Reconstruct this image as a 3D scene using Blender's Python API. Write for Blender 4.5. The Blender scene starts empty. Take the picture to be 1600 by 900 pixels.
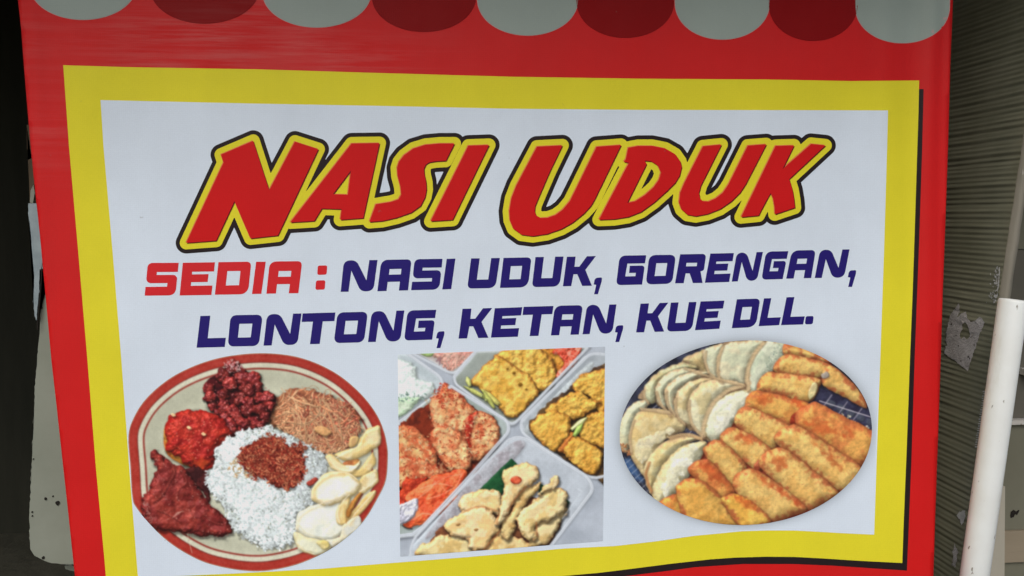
import bpy, bmesh, math, random
import numpy as np
from mathutils import Matrix, Vector
from mathutils.geometry import delaunay_2d_cdt

random.seed(7)
rng = np.random.default_rng(11)
sc = bpy.context.scene
R = math.radians

# ------------------------------------------------------------------ camera, sky, sun, exposure
FPX = 1300.0                                   # focal length in pixels of the 1600 px wide photograph
RC = np.array([[0.9955972618929667, -0.0019858001792302533, 0.09371311919296903],
               [0.010206158604899965, 0.9961279523162437, -0.08732088490606804],
               [-0.0931768556979633, 0.08789288487639556, 0.9917625292126868]])
AX = np.array([[1, 0, 0], [0, 0, -1], [0, 1, 0]], float)
CAMROT = AX @ RC.T
CAM = np.array([-0.1041, -1.0813, 0.7745])

cam = bpy.data.cameras.new('camera')
cam.sensor_width = 36.0
cam.lens = 36.0 * FPX / 1600.0
cam.clip_start = 0.02
cam.clip_end = 400.0
camo = bpy.data.objects.new('camera', cam)
sc.collection.objects.link(camo)
mw = Matrix(CAMROT.tolist()).to_4x4()
mw.translation = Vector(CAM)
camo.matrix_world = mw
sc.camera = camo

SUN_EL, SUN_AZ = R(44), R(196)                 # overcast light from behind and a little left of the camera
world = bpy.data.worlds.new('World')
sc.world = world
world.use_nodes = True
wn = world.node_tree.nodes
wl = world.node_tree.links
sky = wn.new('ShaderNodeTexSky')
sky.sky_type = 'NISHITA'
sky.sun_disc = False
sky.sun_elevation = SUN_EL
sky.sun_rotation = SUN_AZ
sky.air_density = 1.0
sky.dust_density = 3.0
wl.new(sky.outputs[0], wn['Background'].inputs['Color'])
wn['Background'].inputs['Strength'].default_value = 0.13
sun = bpy.data.lights.new('sun', 'SUN')
sun.energy = 1.0
sun.angle = R(40)
sun.color = (0.97, 1.0, 0.985)
suno = bpy.data.objects.new('sun', sun)
sc.collection.objects.link(suno)
sd = Vector((math.sin(SUN_AZ) * math.cos(SUN_EL), math.cos(SUN_AZ) * math.cos(SUN_EL), math.sin(SUN_EL)))
suno.rotation_euler = sd.to_track_quat('Z', 'Y').to_euler()
suno.location = (-1, -4, 5)
sc.view_settings.view_transform = 'Standard'
sc.view_settings.look = 'None'
sc.view_settings.gamma = 1.0
sc.view_settings.exposure = 0.06
sc.view_settings.use_curve_mapping = False


# ------------------------------------------------------------------ small helpers
def px_dir(p):
    p = np.atleast_2d(np.asarray(p, float))
    d = np.stack([(p[:, 0] - 800) / FPX, -(p[:, 1] - 450) / FPX, -np.ones(len(p))], 1)
    return d @ CAMROT.T


def on_plane(p, p0, n):
    d = px_dir(p)
    p0, n = np.asarray(p0, float), np.asarray(n, float)
    t = ((p0 - CAM) @ n) / (d @ n)
    return CAM + d * t[:, None]


def lin(c):
    c = np.asarray(c, float)
    if c.max() > 1.0:
        c = c / 255.0
    return np.where(c <= 0.04045, c / 12.92, ((c + 0.055) / 1.055) ** 2.4)


def tag(o, label=None, cat=None, kind=None, group=None):
    if label: o['label'] = label
    if cat: o['category'] = cat
    if kind: o['kind'] = kind
    if group: o['group'] = group
    return o


def link(name, me, mat=None, parent=None, smooth=True):
    o = bpy.data.objects.new(name, me)
    sc.collection.objects.link(o)
    if mat: me.materials.append(mat)
    if smooth:
        me.polygons.foreach_set('use_smooth', np.ones(len(me.polygons), dtype=bool))
    if parent: o.parent = parent
    return o


def from_arrays(name, verts, faces, mat, parent=None, smooth=True, cols=None):
    me = bpy.data.meshes.new(name)
    verts = np.asarray(verts, np.float32)
    if isinstance(faces, np.ndarray):
        k = faces.shape[1]
        tot = np.full(len(faces), k, np.int32)
        idx = faces.astype(np.int32).ravel()
    else:
        tot = np.array([len(f) for f in faces], np.int32)
        idx = np.fromiter((i for f in faces for i in f), np.int32)
    me.vertices.add(len(verts)); me.vertices.foreach_set('co', verts.ravel())
    me.loops.add(len(idx)); me.loops.foreach_set('vertex_index', idx)
    me.polygons.add(len(tot))
    st = np.concatenate([[0], np.cumsum(tot)[:-1]]).astype(np.int32)
    me.polygons.foreach_set('loop_start', st)
    me.polygons.foreach_set('loop_total', tot)
    me.update(calc_edges=True)
    if cols is not None:
        a = me.color_attributes.new('print', 'FLOAT_COLOR', 'POINT')
        c = np.ones((len(verts), 4), np.float32); c[:, :3] = cols
        a.data.foreach_set('color', c.ravel())
    return link(name, me, mat, parent, smooth)


def empty(name, loc=(0, 0, 0)):
    o = bpy.data.objects.new(name, None)
    o.empty_display_size = 0.05
    o.location = loc
    sc.collection.objects.link(o)
    return o


def mat_base(name, rough=0.6, spec=0.3):
    m = bpy.data.materials.new(name)
    m.use_nodes = True
    b = m.node_tree.nodes['Principled BSDF']
    b.inputs['Roughness'].default_value = rough
    b.inputs['Specular IOR Level'].default_value = spec
    return m, m.node_tree.nodes, m.node_tree.links, b


def nd(N, t, **k):
    n = N.new(t)
    for a, v in k.items():
        if a in n.inputs: n.inputs[a].default_value = v
        else: setattr(n, a, v)
    return n


def mixc(N, L, fac, a, b, mode='MIX'):
    m = N.new('ShaderNodeMix'); m.data_type = 'RGBA'; m.blend_type = mode
    for i, v in ((0, fac), (6, a), (7, b)):
        if isinstance(v, (int, float)): m.inputs[i].default_value = v
        elif isinstance(v, (tuple, list)): m.inputs[i].default_value = tuple(v) + ((1,) if len(v) == 3 else ())
        else: L.new(v, m.inputs[i])
    return m.outputs[2]


def ramp(N, L, src, stops):
    r = N.new('ShaderNodeValToRGB')
    el = r.color_ramp.elements
    while len(el) < len(stops): el.new(0.5)
    for e, (p, v) in zip(el, stops):
        e.position = p
        e.color = (v, v, v, 1) if isinstance(v, (int, float)) else tuple(v) + (1,)
    L.new(src, r.inputs[0])
    return r.outputs[0]


def coords(N, L, scale=(1, 1, 1), loc=(0, 0, 0), kind='Object'):
    t = N.new('ShaderNodeTexCoord'); mp = N.new('ShaderNodeMapping')
    mp.inputs['Scale'].default_value = scale; mp.inputs['Location'].default_value = loc
    L.new(t.outputs[kind], mp.inputs['Vector'])
    return mp.outputs[0]


def noise(N, L, vec, scale, detail=4, rough=0.55):
    n = nd(N, 'ShaderNodeTexNoise', Scale=scale, Detail=detail, Roughness=rough)
    L.new(vec, n.inputs['Vector'])
    return n.outputs['Fac']


# ------------------------------------------------------------------ the banner's cloth surface
BZ = 0.24                                       # the banner's hem; its Empty stands here
BASE = np.array([0.0, 0.0, BZ])


def cloth_y(x, z):
    t = np.clip(1.03 - z, 0, None)
    y = -0.095 * t ** 2                                                     # lower part bellies towards the street
    y = y + 0.0035 * np.sin(x * 7.3 + 0.8) * np.sin(z * 3.1 + 0.5)
    y = y + 0.0016 * np.sin(x * 17.0 + z * 4.0) * np.clip((z - 0.3) * 1.4, 0, 1)
    y = y + 0.0022 * np.sin(x * 9.0 - 0.7) * np.exp(-((z - 0.30) / 0.12) ** 2)
    up = np.clip((z - 0.42) / 0.5, 0, 1)
    y = y - 0.0045 * up * np.exp(-((x - 0.565) / 0.011) ** 2)               # two upright folds by the right hem
    y = y - 0.0034 * up * np.exp(-((x - 0.588) / 0.006) ** 2)
    y = y + 0.0020 * up * np.exp(-((x - 0.535) / 0.014) ** 2)
    y = y - 0.0016 * up * np.exp(-((x - 0.500) / 0.014) ** 2)
    y = y - 0.0020 * np.exp(-((x + 0.585) / 0.012) ** 2)
    return y


def cloth(p):
    d = px_dir(p)
    y = np.zeros(len(d))
    for _ in range(9):
        t = (y - CAM[1]) / d[:, 1]
        q = CAM + d * t[:, None]
        y = cloth_y(q[:, 0], q[:, 2])
    return q


LAYER = 0.00022


def cloth_layer(p, layer):
    q = cloth(p)
    e = 1e-3
    gx = (cloth_y(q[:, 0] + e, q[:, 2]) - cloth_y(q[:, 0] - e, q[:, 2])) / (2 * e)
    gz = (cloth_y(q[:, 0], q[:, 2] + e) - cloth_y(q[:, 0], q[:, 2] - e)) / (2 * e)
    n = np.stack([gx, -np.ones(len(q)), gz], 1)
    n /= np.linalg.norm(n, axis=1)[:, None]
    return q + n * (layer * LAYER) - BASE


def dense(loop, step):
    out = []
    n = len(loop)
    for i in range(n):
        a, b = np.array(loop[i][:2], float), np.array(loop[(i + 1) % n][:2], float)
        k = max(1, int(np.ceil(np.linalg.norm(b - a) / step)))
        out += [a + (b - a) * j / k for j in range(k)]
    return np.array(out)


def rounded(loop):
    """corner points (x, y) or (x, y, r): corners with r become arcs."""
    out = []
    n = len(loop)
    for i in range(n):
        p = loop[i]
        P = np.array(p[:2], float)
        if len(p) < 3 or p[2] <= 0:
            out.append(tuple(P)); continue
        A, B = np.array(loop[i - 1][:2], float), np.array(loop[(i + 1) % n][:2], float)
        r = min(p[2], np.linalg.norm(A - P) * .49, np.linalg.norm(B - P) * .49)
        a = P + (A - P) / np.linalg.norm(A - P) * r
        b = P + (B - P) / np.linalg.norm(B - P) * r
        for t in np.linspace(0, 1, 7):
            w = 1 - t
            out.append(tuple(w * w * a + 2 * w * t * (P * 0.85 + (a + b) * 0.075) + t * t * b))
    return out


def smooth_loop(pts, k=6):
    p = np.array(pts, float)
    n = len(p)
    out = []
    for i in range(n):
        p0, p1, p2, p3 = p[i - 1], p[i], p[(i + 1) % n], p[(i + 2) % n]
        for t in np.arange(k) / k:
            out.append(0.5 * ((2 * p1) + (-p0 + p2) * t + (2 * p0 - 5 * p1 + 4 * p2 - p3) * t * t + (-p0 + 3 * p1 - 3 * p2 + p3) * t ** 3))
    return np.array(out)


def sdf_poly(X, Y, loop):
    """signed distance, positive inside"""
    P = np.asarray(loop, float)[:, :2]
    d = np.full(X.shape, 1e18)
    s = np.zeros(X.shape, bool)
    n = len(P)
    for i in range(n):
        ax, ay = P[i]; bx, by = P[(i + 1) % n]
        ex, ey = bx - ax, by - ay
        L2 = ex * ex + ey * ey
        if L2 < 1e-12: continue
        wx, wy = X - ax, Y - ay
        t = np.clip((wx * ex + wy * ey) / L2, 0, 1)
        d = np.minimum(d, (wx - ex * t) ** 2 + (wy - ey * t) ** 2)
        c1 = Y >= ay; c2 = Y < by; c3 = ex * wy > ey * wx
        s ^= (c1 & c2 & c3) | (~c1 & ~c2 & ~c3)
    return np.where(s, 1, -1) * np.sqrt(d)


def cloth_poly(name, loops, layer, mat, parent, step=7.0):
    """a printed area of the banner: outline and holes, cut finely so that it follows the cloth"""
    V, E = [], []
    for lp in loops:
        q = dense(lp, step)
        b = len(V)
        V += [Vector(p) for p in q]
        E += [(b + i, b + (i + 1) % len(q)) for i in range(len(q))]
    A = np.array([v[:] for v in V])
    lo, hi = A.min(0), A.max(0)
    gx, gy = np.meshgrid(np.arange(lo[0] + step * .5, hi[0], step), np.arange(lo[1] + step * .5, hi[1], step))
    ins = np.ones(gx.shape, bool)
    for i, lp in enumerate(loops):
        s = sdf_poly(gx, gy, np.array([q_[:2] for q_ in lp]))
        ins &= (s > step * .45) if i == 0 else (s < -step * .45)
    V += [Vector((a, b)) for a, b in zip(gx[ins], gy[ins])]
    r = delaunay_2d_cdt(V, E, [], 1, 1e-5)
    pv = np.array([v[:] for v in r[0]])
    tri = np.array([list(f) for f in r[2] if len(f) == 3], np.int32).reshape(-1, 3)
    if not len(tri): raise ValueError('%s: no faces from %d points' % (name, len(V)))
    for lp in loops[1:]:
        m = pv[tri].mean(1)
        tri = tri[sdf_poly(m[:, 0], m[:, 1], np.array([q_[:2] for q_ in lp])) < 0]
    a, b, c = pv[tri[:, 0]], pv[tri[:, 1]], pv[tri[:, 2]]
    cr = (b[:, 0] - a[:, 0]) * (c[:, 1] - a[:, 1]) - (b[:, 1] - a[:, 1]) * (c[:, 0] - a[:, 0])
    tri[cr > 0] = tri[cr > 0][:, ::-1]           # image y runs down: this order faces the street
    return from_arrays(name, cloth_layer(pv, layer), tri, mat, parent)


def cloth_field(name, x0, y0, step, F, layer, mat, parent, colour=None):
    """a printed area given as a field on a grid (F > 0 inside), edge clipped between grid points"""
    H, W = F.shape
    idx = np.full((H, W), -1, np.int64)
    ins = F > 0
    cell = np.stack([ins[:-1, :-1], ins[:-1, 1:], ins[1:, 1:], ins[1:, :-1]])
    cnt = cell.sum(0)
    idx[ins] = np.arange(ins.sum())
    yy, xx = np.nonzero(ins)
    P = np.stack([x0 + xx * step, y0 + yy * step], 1).astype(float).tolist()
    fy, fx = np.nonzero(cnt == 4)
    quads = np.stack([idx[fy, fx], idx[fy + 1, fx], idx[fy + 1, fx + 1], idx[fy, fx + 1]], 1)
    faces = quads.tolist()
    ev = {}

    def edge(a, b):
        k = (a, b) if a < b else (b, a)
        if k not in ev:
            fa, fb = F[k[0]], F[k[1]]
            t = min(max(fa / (fa - fb), 0.02), 0.98)
            ev[k] = len(P)
            P.append([x0 + step * (k[0][1] + (k[1][1] - k[0][1]) * t), y0 + step * (k[0][0] + (k[1][0] - k[0][0]) * t)])
        return ev[k]
    for y, x in zip(*np.nonzero((cnt > 0) & (cnt < 4))):
        cs = [(y, x), (y + 1, x), (y + 1, x + 1), (y, x + 1)]
        f = []
        for i in range(4):
            a, b = cs[i], cs[(i + 1) % 4]
            if ins[a]: f.append(int(idx[a]))
            if ins[a] != ins[b]: f.append(edge(a, b))
        if len(f) >= 3: faces.append(f)
    P = np.array(P)
    cols = colour(P) if colour else None
    return from_arrays(name, cloth_layer(P, layer), faces, mat, parent, True, cols)


def vinyl(name, col=None, rough=0.46, pale_streak=0.0, spec=0.14):
    """printed vinyl: a colour or the printed picture's own colours, a fine woven grain, faint dirt specks, pale streaks"""
    m, N, L, b = mat_base(name, rough, spec)
    v = coords(N, L)
    if col is None:
        a = N.new('ShaderNodeVertexColor'); a.layer_name = 'print'
        base = a.outputs['Color']
    else:
        base = nd(N, 'ShaderNodeRGB').outputs[0]
        base.default_value = tuple(col) + (1,)
    w1 = nd(N, 'ShaderNodeTexWave', wave_type='BANDS', bands_direction='X', Scale=130.0, Distortion=2.0, Detail=2.0)
    w2 = nd(N, 'ShaderNodeTexWave', wave_type='BANDS', bands_direction='Z', Scale=130.0, Distortion=2.0, Detail=2.0)
    w1.inputs['Detail Scale'].default_value = 0.4; w2.inputs['Detail Scale'].default_value = 0.4
    L.new(v, w1.inputs['Vector']); L.new(v, w2.inputs['Vector'])
    weave = mixc(N, L, 0.5, w1.outputs['Color'], w2.outputs['Color'])
    blot = noise(N, L, v, 9.0, 3)
    blot2 = noise(N, L, coords(N, L, (60, 1, 7)), 1.0, 3)
    k = ramp(N, L, blot, [(0.3, 0.955), (0.7, 1.03)])
    base = mixc(N, L, 1.0, base, k, 'MULTIPLY')
    k = ramp(N, L, weave, [(0.1, 0.985), (0.9, 1.012)])
    base = mixc(N, L, 1.0, base, k, 'MULTIPLY')
    k = ramp(N, L, blot2, [(0.35, 0.993), (0.65, 1.006)])
    base = mixc(N, L, 1.0, base, k, 'MULTIPLY')
    fine = noise(N, L, v, 620.0, 2)
    base = mixc(N, L, 1.0, base, ramp(N, L, fine, [(0.3, 0.975), (0.7, 1.02)]), 'MULTIPLY')
    dirt = noise(N, L, coords(N, L, (1, 1, 1), (5, 0, 3)), 85.0, 2)
    base = mixc(N, L, ramp(N, L, dirt, [(0.77, 0.0), (0.81, 0.30)]), base, (0.16, 0.14, 0.12))
    if pale_streak > 0:
        # pale streaks mixed in towards the upper left corner
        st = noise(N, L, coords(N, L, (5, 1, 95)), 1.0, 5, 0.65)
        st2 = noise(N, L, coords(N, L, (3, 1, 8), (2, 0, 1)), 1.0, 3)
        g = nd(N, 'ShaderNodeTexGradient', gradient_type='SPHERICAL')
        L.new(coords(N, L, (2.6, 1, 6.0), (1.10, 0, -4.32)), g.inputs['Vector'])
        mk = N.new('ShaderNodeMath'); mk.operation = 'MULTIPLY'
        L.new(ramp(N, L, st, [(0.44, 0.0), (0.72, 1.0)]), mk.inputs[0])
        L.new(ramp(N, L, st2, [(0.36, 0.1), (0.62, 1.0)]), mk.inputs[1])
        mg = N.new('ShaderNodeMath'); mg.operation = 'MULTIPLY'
        L.new(mk.outputs[0], mg.inputs[0]); L.new(ramp(N, L, g.outputs['Fac'], [(0.0, 0.0), (0.5, pale_streak)]), mg.inputs[1])
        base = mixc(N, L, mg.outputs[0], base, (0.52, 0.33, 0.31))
    L.new(base, b.inputs['Base Color'])
    bp = nd(N, 'ShaderNodeBump', Strength=0.10, Distance=0.0006)
    L.new(weave, bp.inputs['Height'])
    bp2 = nd(N, 'ShaderNodeBump', Strength=0.22, Distance=0.006)
    L.new(noise(N, L, coords(N, L, (14, 1, 9)), 1.0, 4, 0.5), bp2.inputs['Height'])
    L.new(bp.outputs[0], bp2.inputs['Normal'])
    L.new(bp2.outputs[0], b.inputs['Normal'])
    rr = ramp(N, L, noise(N, L, v, 23.0, 4), [(0.3, rough - 0.07), (0.7, rough + 0.07)])
    L.new(rr, b.inputs['Roughness'])
    return m


# ------------------------------------------------------------------ ground, dark wall, grey wall
def box_bm(bm, lo, hi):
    vs = [bm.verts.new((x, y, z)) for x in (lo[0], hi[0]) for y in (lo[1], hi[1]) for z in (lo[2], hi[2])]
    for f in ((0, 1, 3, 2), (4, 6, 7, 5), (0, 4, 5, 1), (2, 3, 7, 6), (0, 2, 6, 4), (1, 5, 7, 3)):
        bm.faces.new([vs[i] for i in f])


def boxes(name, bl, mat, parent=None, bevel=0.0):
    bm = bmesh.new()
    for lo, hi in bl: box_bm(bm, lo, hi)
    bmesh.ops.recalc_face_normals(bm, faces=bm.faces)
    if bevel:
        bmesh.ops.bevel(bm, geom=bm.edges[:], offset=bevel, segments=2, profile=0.6, affect='EDGES')
    me = bpy.data.meshes.new(name); bm.to_mesh(me); bm.free()
    return link(name, me, mat, parent, False)


def solid(name, front, mat, parent=None, thick=(0, 0.02, 0), base=(0, 0, 0)):
    """a plate: outline points in 3-D pushed back by thick"""
    bm = bmesh.new()
    f = np.asarray(front, float) - np.asarray(base, float)
    a = [bm.verts.new(p) for p in f]
    b = [bm.verts.new(p + np.array(thick)) for p in f]
    n = len(a)
    bm.faces.new(a); bm.faces.new(b[::-1])
    for i in range(n):
        bm.faces.new([a[i], b[i], b[(i + 1) % n], a[(i + 1) % n]])
    bmesh.ops.triangulate(bm, faces=[x for x in bm.faces if len(x.verts) > 4])
    bmesh.ops.recalc_face_normals(bm, faces=bm.faces)
    me = bpy.data.meshes.new(name); bm.to_mesh(me); bm.free()
    return link(name, me, mat, parent, False)


def worn(name, c1, c2, scale=12.0, rough=0.8, stretch=(1, 1, 1), bump=0.3, spots=None, spot_scale=60, spot_at=0.72, dist=0.003):
    m, N, L, b = mat_base(name, rough, 0.25)
    v = coords(N, L, stretch)
    n1 = noise(N, L, v, scale, 6, 0.6)
    base = mixc(N, L, ramp(N, L, n1, [(0.32, 0.0), (0.68, 1.0)]), tuple(c1), tuple(c2))
    if spots is not None:
        s = noise(N, L, v, spot_scale, 3, 0.5)
        base = mixc(N, L, ramp(N, L, s, [(spot_at, 0.0), (spot_at + 0.03, 1.0)]), base, tuple(spots))
    L.new(base, b.inputs['Base Color'])
    bp = nd(N, 'ShaderNodeBump', Strength=bump, Distance=dist)
    L.new(noise(N, L, v, scale * 5, 5), bp.inputs['Height'])
    L.new(bp.outputs[0], b.inputs['Normal'])
    return m


ground_m = worn('packed_dirt', (0.038, 0.036, 0.023), (0.066, 0.062, 0.043), 6.0, 0.95, bump=0.5, dist=0.01)  # soil colour kept dark to hold the shade under cart and stall
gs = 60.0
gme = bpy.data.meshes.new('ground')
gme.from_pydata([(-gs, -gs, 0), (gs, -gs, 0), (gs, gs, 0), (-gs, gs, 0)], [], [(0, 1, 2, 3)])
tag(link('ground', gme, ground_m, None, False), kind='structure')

dark_m = worn('dark_interior_shade', (0.020, 0.021, 0.016), (0.036, 0.035, 0.026), 9.0, 0.9, (1, 1, 0.12), 0.3)  # near-black colour stands in for the unlit space behind the banner
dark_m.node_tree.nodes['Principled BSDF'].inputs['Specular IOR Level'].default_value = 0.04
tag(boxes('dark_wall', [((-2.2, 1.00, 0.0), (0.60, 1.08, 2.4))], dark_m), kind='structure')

# added flat cover, unseen above the picture: it shades the banner's upper part and the space behind
shade_roof_m = worn('grey_shade_board', (0.16, 0.15, 0.14), (0.22, 0.21, 0.19), 5.0, 0.9)
tag(boxes('roof', [((-2.2, -0.38, 1.34), (2.1, 1.30, 1.37))], shade_roof_m), kind='structure')

# ------------------------------------------------------------------ the food cart behind the banner (only its left edge shows)
CY = 0.035
P_cart = lambda pts: on_plane(pts, (0, CY, 0), (0, 1, 0))
cart = empty('food_cart', (-0.25, CY, 0.0))
tag(cart, 'old food cart with chipped grey-white front board behind the left edge of the banner', 'food cart')
cb = np.array([-0.25, CY, 0.0])
paint_m = worn('chipped_cream_paint', (0.225, 0.24, 0.19), (0.29, 0.305, 0.25), 7.0, 0.7, bump=0.15, spots=(0.02, 0.018, 0.014), spot_scale=38, spot_at=0.735, dist=0.002)
bare_m = worn('bare_brown_wood', (0.05, 0.035, 0.02), (0.13, 0.095, 0.06), 20.0, 0.85, (1, 1, 0.2), 0.4)
blue_m = worn('flaking_blue_grey_paint', (0.18, 0.23, 0.25), (0.34, 0.40, 0.42), 16.0, 0.75, bump=0.4, spots=(0.03, 0.025, 0.02), spot_scale=50, spot_at=0.66)


def rag(pts, amp, step=4.0):
    q = dense(pts, step)
    return q + rng.normal(0, amp, q.shape)


left = [(59, 545), (56, 585), (53, 640), (50.5, 700), (48, 750), (46, 800), (45.5, 835), (47.5, 858), (54, 868), (64, 874), (80, 880), (100, 882), (130, 882.5)]
lq = np.array(left, float)
fine = []
for i in range(len(lq) - 1):
    k = max(1, int(np.linalg.norm(lq[i + 1] - lq[i]) / 5))
    for j in range(k):
        fine.append(lq[i] + (lq[i + 1] - lq[i]) * j / k + rng.normal(0, 0.55, 2))
front = [(66, 430), (64, 470), (62, 520)] + [tuple(p) for p in fine] + [(300, 884), (700, 884), (1400, 880), (1412, 860), (1425, 430)]
solid('front_board', P_cart(front), paint_m, cart, (0, 0.022, 0), cb)
strip = [(47, 318), (49, 345), (50.5, 365), (52, 368), (52.5, 400), (54.5, 425), (57, 428), (56, 455), (55.5, 470), (57, 492), (60, 500), (62.5, 480), (64.5, 455), (66, 420), (80, 420), (80, 318)]
solid('peeling_strip', P_cart(rag(strip, 0.5)) + np.array([0, -0.006, 0]), blue_m, cart, (0, 0.004, 0), cb)
flake = [(52.5, 340), (58, 336), (57, 318), (61, 300), (80, 300), (80, 345), (60, 345)]
solid('upper_board', P_cart([(41, 195), (41.5, 232), (44, 238), (49, 241), (49, 247), (43, 250), (45, 285), (46, 320), (52, 430), (90, 430), (90, 195)]) + np.array([0, 0.001, 0]), bare_m, cart, (0, 0.018, 0), cb)
solid('paint_flake', P_cart([(49.5, 298), (54, 289), (56, 302), (53, 318), (48.5, 316)]) + np.array([0, -0.003, 0]), paint_m, cart, (0, 0.003, 0), cb)
def curl(name, pts, w, mat, parent, base, y):
    a = np.array(pts, float)
    loop = [tuple(p) for p in a] + [(p[0] + w, p[1]) for p in a[::-1]]
    return solid(name, on_plane(loop, (0, y, 0), (0, 1, 0)), mat, parent, (0, 0.002, 0), base)
crack_m = worn('dark_crack', (0.012, 0.010, 0.008), (0.02, 0.016, 0.012), 10)
curl('dark_crack', [(64.5, 420), (63.6, 440), (62.2, 458), (60.6, 475), (59.2, 490), (57.8, 503), (57.5, 515)], 1.3, crack_m, cart, cb, CY - 0.007)
for i, (cx, cy, rr) in enumerate([(71.5, 779, 2.0), (90.3, 785.5, 3.2), (50.6, 800, 1.3), (51, 806, 1.2), (68, 871, 2.3), (66, 481 + 0, 1.2), (65.5, 478, 1.0), (52.5, 717, 1.0), (83, 775, 1.2)]):
    k = 9
    pts = [(cx + rr * (0.7 + 0.5 * rng.random()) * math.cos(6.283 * t / k), cy + rr * (0.8 + 0.6 * rng.random()) * math.sin(6.283 * t / k)) for t in range(k)]
    solid('chip_mark', P_cart(pts) + np.array([0, -0.0012, 0]), crack_m, cart, (0, 0.0011, 0), cb)
boxes('cart_body', [((-0.26 + 0.25, 0.024, 0.31), (0.52 + 0.25, 0.42, 1.0))], bare_m, cart)  # unseen body, drawn wide to the right to darken the gap there
for lx in (-0.20, 0.32):
    for ly in (0.06, 0.38):
        boxes('leg', [((lx + 0.25 - 0.025, ly, 0.0), (lx + 0.25 + 0.025, ly + 0.05, 0.309))], bare_m, cart)
# a loose pale scrap under the board's corner
solid('board_scrap', on_plane([(101, 884), (112, 883), (118, 886), (118, 893), (108, 891), (102, 889)], (0, CY + 0.03, 0), (0, 1, 0)), paint_m, cart, (0, 0.006, 0), cb)

# ------------------------------------------------------------------ ridged side panel, right
NEAR_T = on_plane([(1632.5, -2)], (0, -0.02, 0), (0, 1, 0))[0]
NEAR_B = on_plane([(1497, 905)], (0, -0.02, 0), (0, 1, 0))[0]
up = NEAR_T - NEAR_B
H_edge = np.linalg.norm(up); up = up / H_edge
LO = -(NEAR_B[2] - 0.01) / up[2]                       # down to just above the ground
HI = H_edge + 0.25
dep = np.array([0, 1.0, 0])
nrm = np.cross(up, dep); nrm /= np.linalg.norm(nrm)
if nrm[0] > 0: nrm = -nrm                              # towards the banner
panel = empty('ridged_panel', tuple(NEAR_B + up * LO))
PB = NEAR_B + up * LO
tag(panel, 'dark olive ridged board standing on edge between the banner and the white pole', 'board')
pm, N, L, b = mat_base('olive_corrugated_board', 0.75, 0.25)
v = coords(N, L)
n1 = noise(N, L, v, 9.0, 6, 0.6)
n2 = noise(N, L, coords(N, L, (1, 7, 160)), 1.0, 4, 0.6)
base = mixc(N, L, ramp(N, L, n1, [(0.3, 0.0), (0.7, 1.0)]), (0.215, 0.21, 0.135), (0.30, 0.29, 0.20))
base = mixc(N, L, ramp(N, L, n2, [(0.35, 0.32), (0.65, 0.0)]), base, (0.13, 0.13, 0.085))
n3 = noise(N, L, v, 70.0, 3)
base = mixc(N, L, ramp(N, L, n3, [(0.70, 0.0), (0.76, 0.8)]), base, (0.26, 0.24, 0.20))
L.new(base, b.inputs['Base Color'])
bp = nd(N, 'ShaderNodeBump', Strength=0.35, Distance=0.0015)
L.new(noise(N, L, coords(N, L, (1, 12, 200)), 1.0, 4), bp.inputs['Height']); L.new(bp.outputs[0], b.inputs['Normal'])
PITCH = 0.0074
ns = int((HI - LO) / PITCH) * 8
ss = LO + np.arange(ns + 1) * PITCH / 8
ph = (np.arange(ns + 1) % 8) / 8.0
hh = 0.00034 * np.sin(ph * 2 * np.pi) + 0.0004 * rng.normal(0, 1, ns // 8 + 2)[np.arange(ns + 1) // 8] * np.sin(ph * np.pi)
dd = np.concatenate([np.arange(0, 0.16, 0.012), np.array([0.2, 0.3, 0.45])])
pv = np.array([NEAR_B + up * s + dep * d + nrm * (h * (1 + 0.25 * math.sin(d * 60 + s * 9)) + 0.002 * math.sin(d * 14 + s * 4)) for s, h in zip(ss, hh) for d in dd]) - PB
nd_ = len(dd)
ii, jj = np.meshgrid(np.arange(ns), np.arange(nd_ - 1), indexing='ij')
q = np.stack([ii * nd_ + jj, (ii + 1) * nd_ + jj, (ii + 1) * nd_ + jj + 1, ii * nd_ + jj + 1], -1).reshape(-1, 4)
from_arrays('ridged_face', pv, q, pm, panel, True)
rim_m = worn('pale_worn_edge', (0.17, 0.155, 0.12), (0.25, 0.23, 0.185), 14.0, 0.8, (1, 1, 0.25), 0.25, spots=(0.40, 0.38, 0.34), spot_scale=90, spot_at=0.70)
RW = 0.0135
c = []
nr = 60
ev = rng.normal(0, 0.0004, (nr, 2))
for i, s in enumerate(np.linspace(LO, HI, nr)):
    o = NEAR_B + up * s - PB
    c += [o + nrm * (-0.0035 + ev[i, 0]) - dep * 0.002, o - nrm * (RW + ev[i, 1]) - dep * 0.002, o - nrm * RW + dep * 0.45, o + nrm * (-0.006) + dep * 0.45]
fc = []
for i in range(nr - 1):
    for k in range(4):
        a, bb = i * 4 + k, i * 4 + (k + 1) % 4
        fc.append([a, bb, bb + 4, a + 4])
fc += [[0, 3, 2, 1], [(nr - 1) * 4 + k for k in range(4)]]
rim = from_arrays('edge_strip', c, np.array(fc), rim_m, panel, False)


def on_panel(pts, lift=0.003):
    return on_plane(pts, NEAR_B, nrm) + nrm * lift


paper_m = worn('torn_grey_paper', (0.40, 0.37, 0.35), (0.56, 0.53, 0.51), 70.0, 0.9, (1, 1, 1), 0.6, spots=(0.07, 0.062, 0.05), spot_scale=110, spot_at=0.66)
tear = [(1501, 474), (1503, 486), (1499, 496), (1506, 490), (1512, 487), (1515, 497), (1520, 503), (1526, 502), (1532, 495), (1538, 497), (1541, 505), (1538, 515), (1532, 528), (1527, 545), (1521, 562), (1516, 579), (1508, 575), (1498, 566), (1478, 553), (1482, 540), (1481, 520), (1485, 505), (1488, 492), (1495, 483)]
hole = [(1506, 508), (1511, 503), (1515, 507), (1517, 515), (1519, 527), (1514, 530), (1509, 526), (1505, 530), (1503, 521), (1507, 515)]


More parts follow.
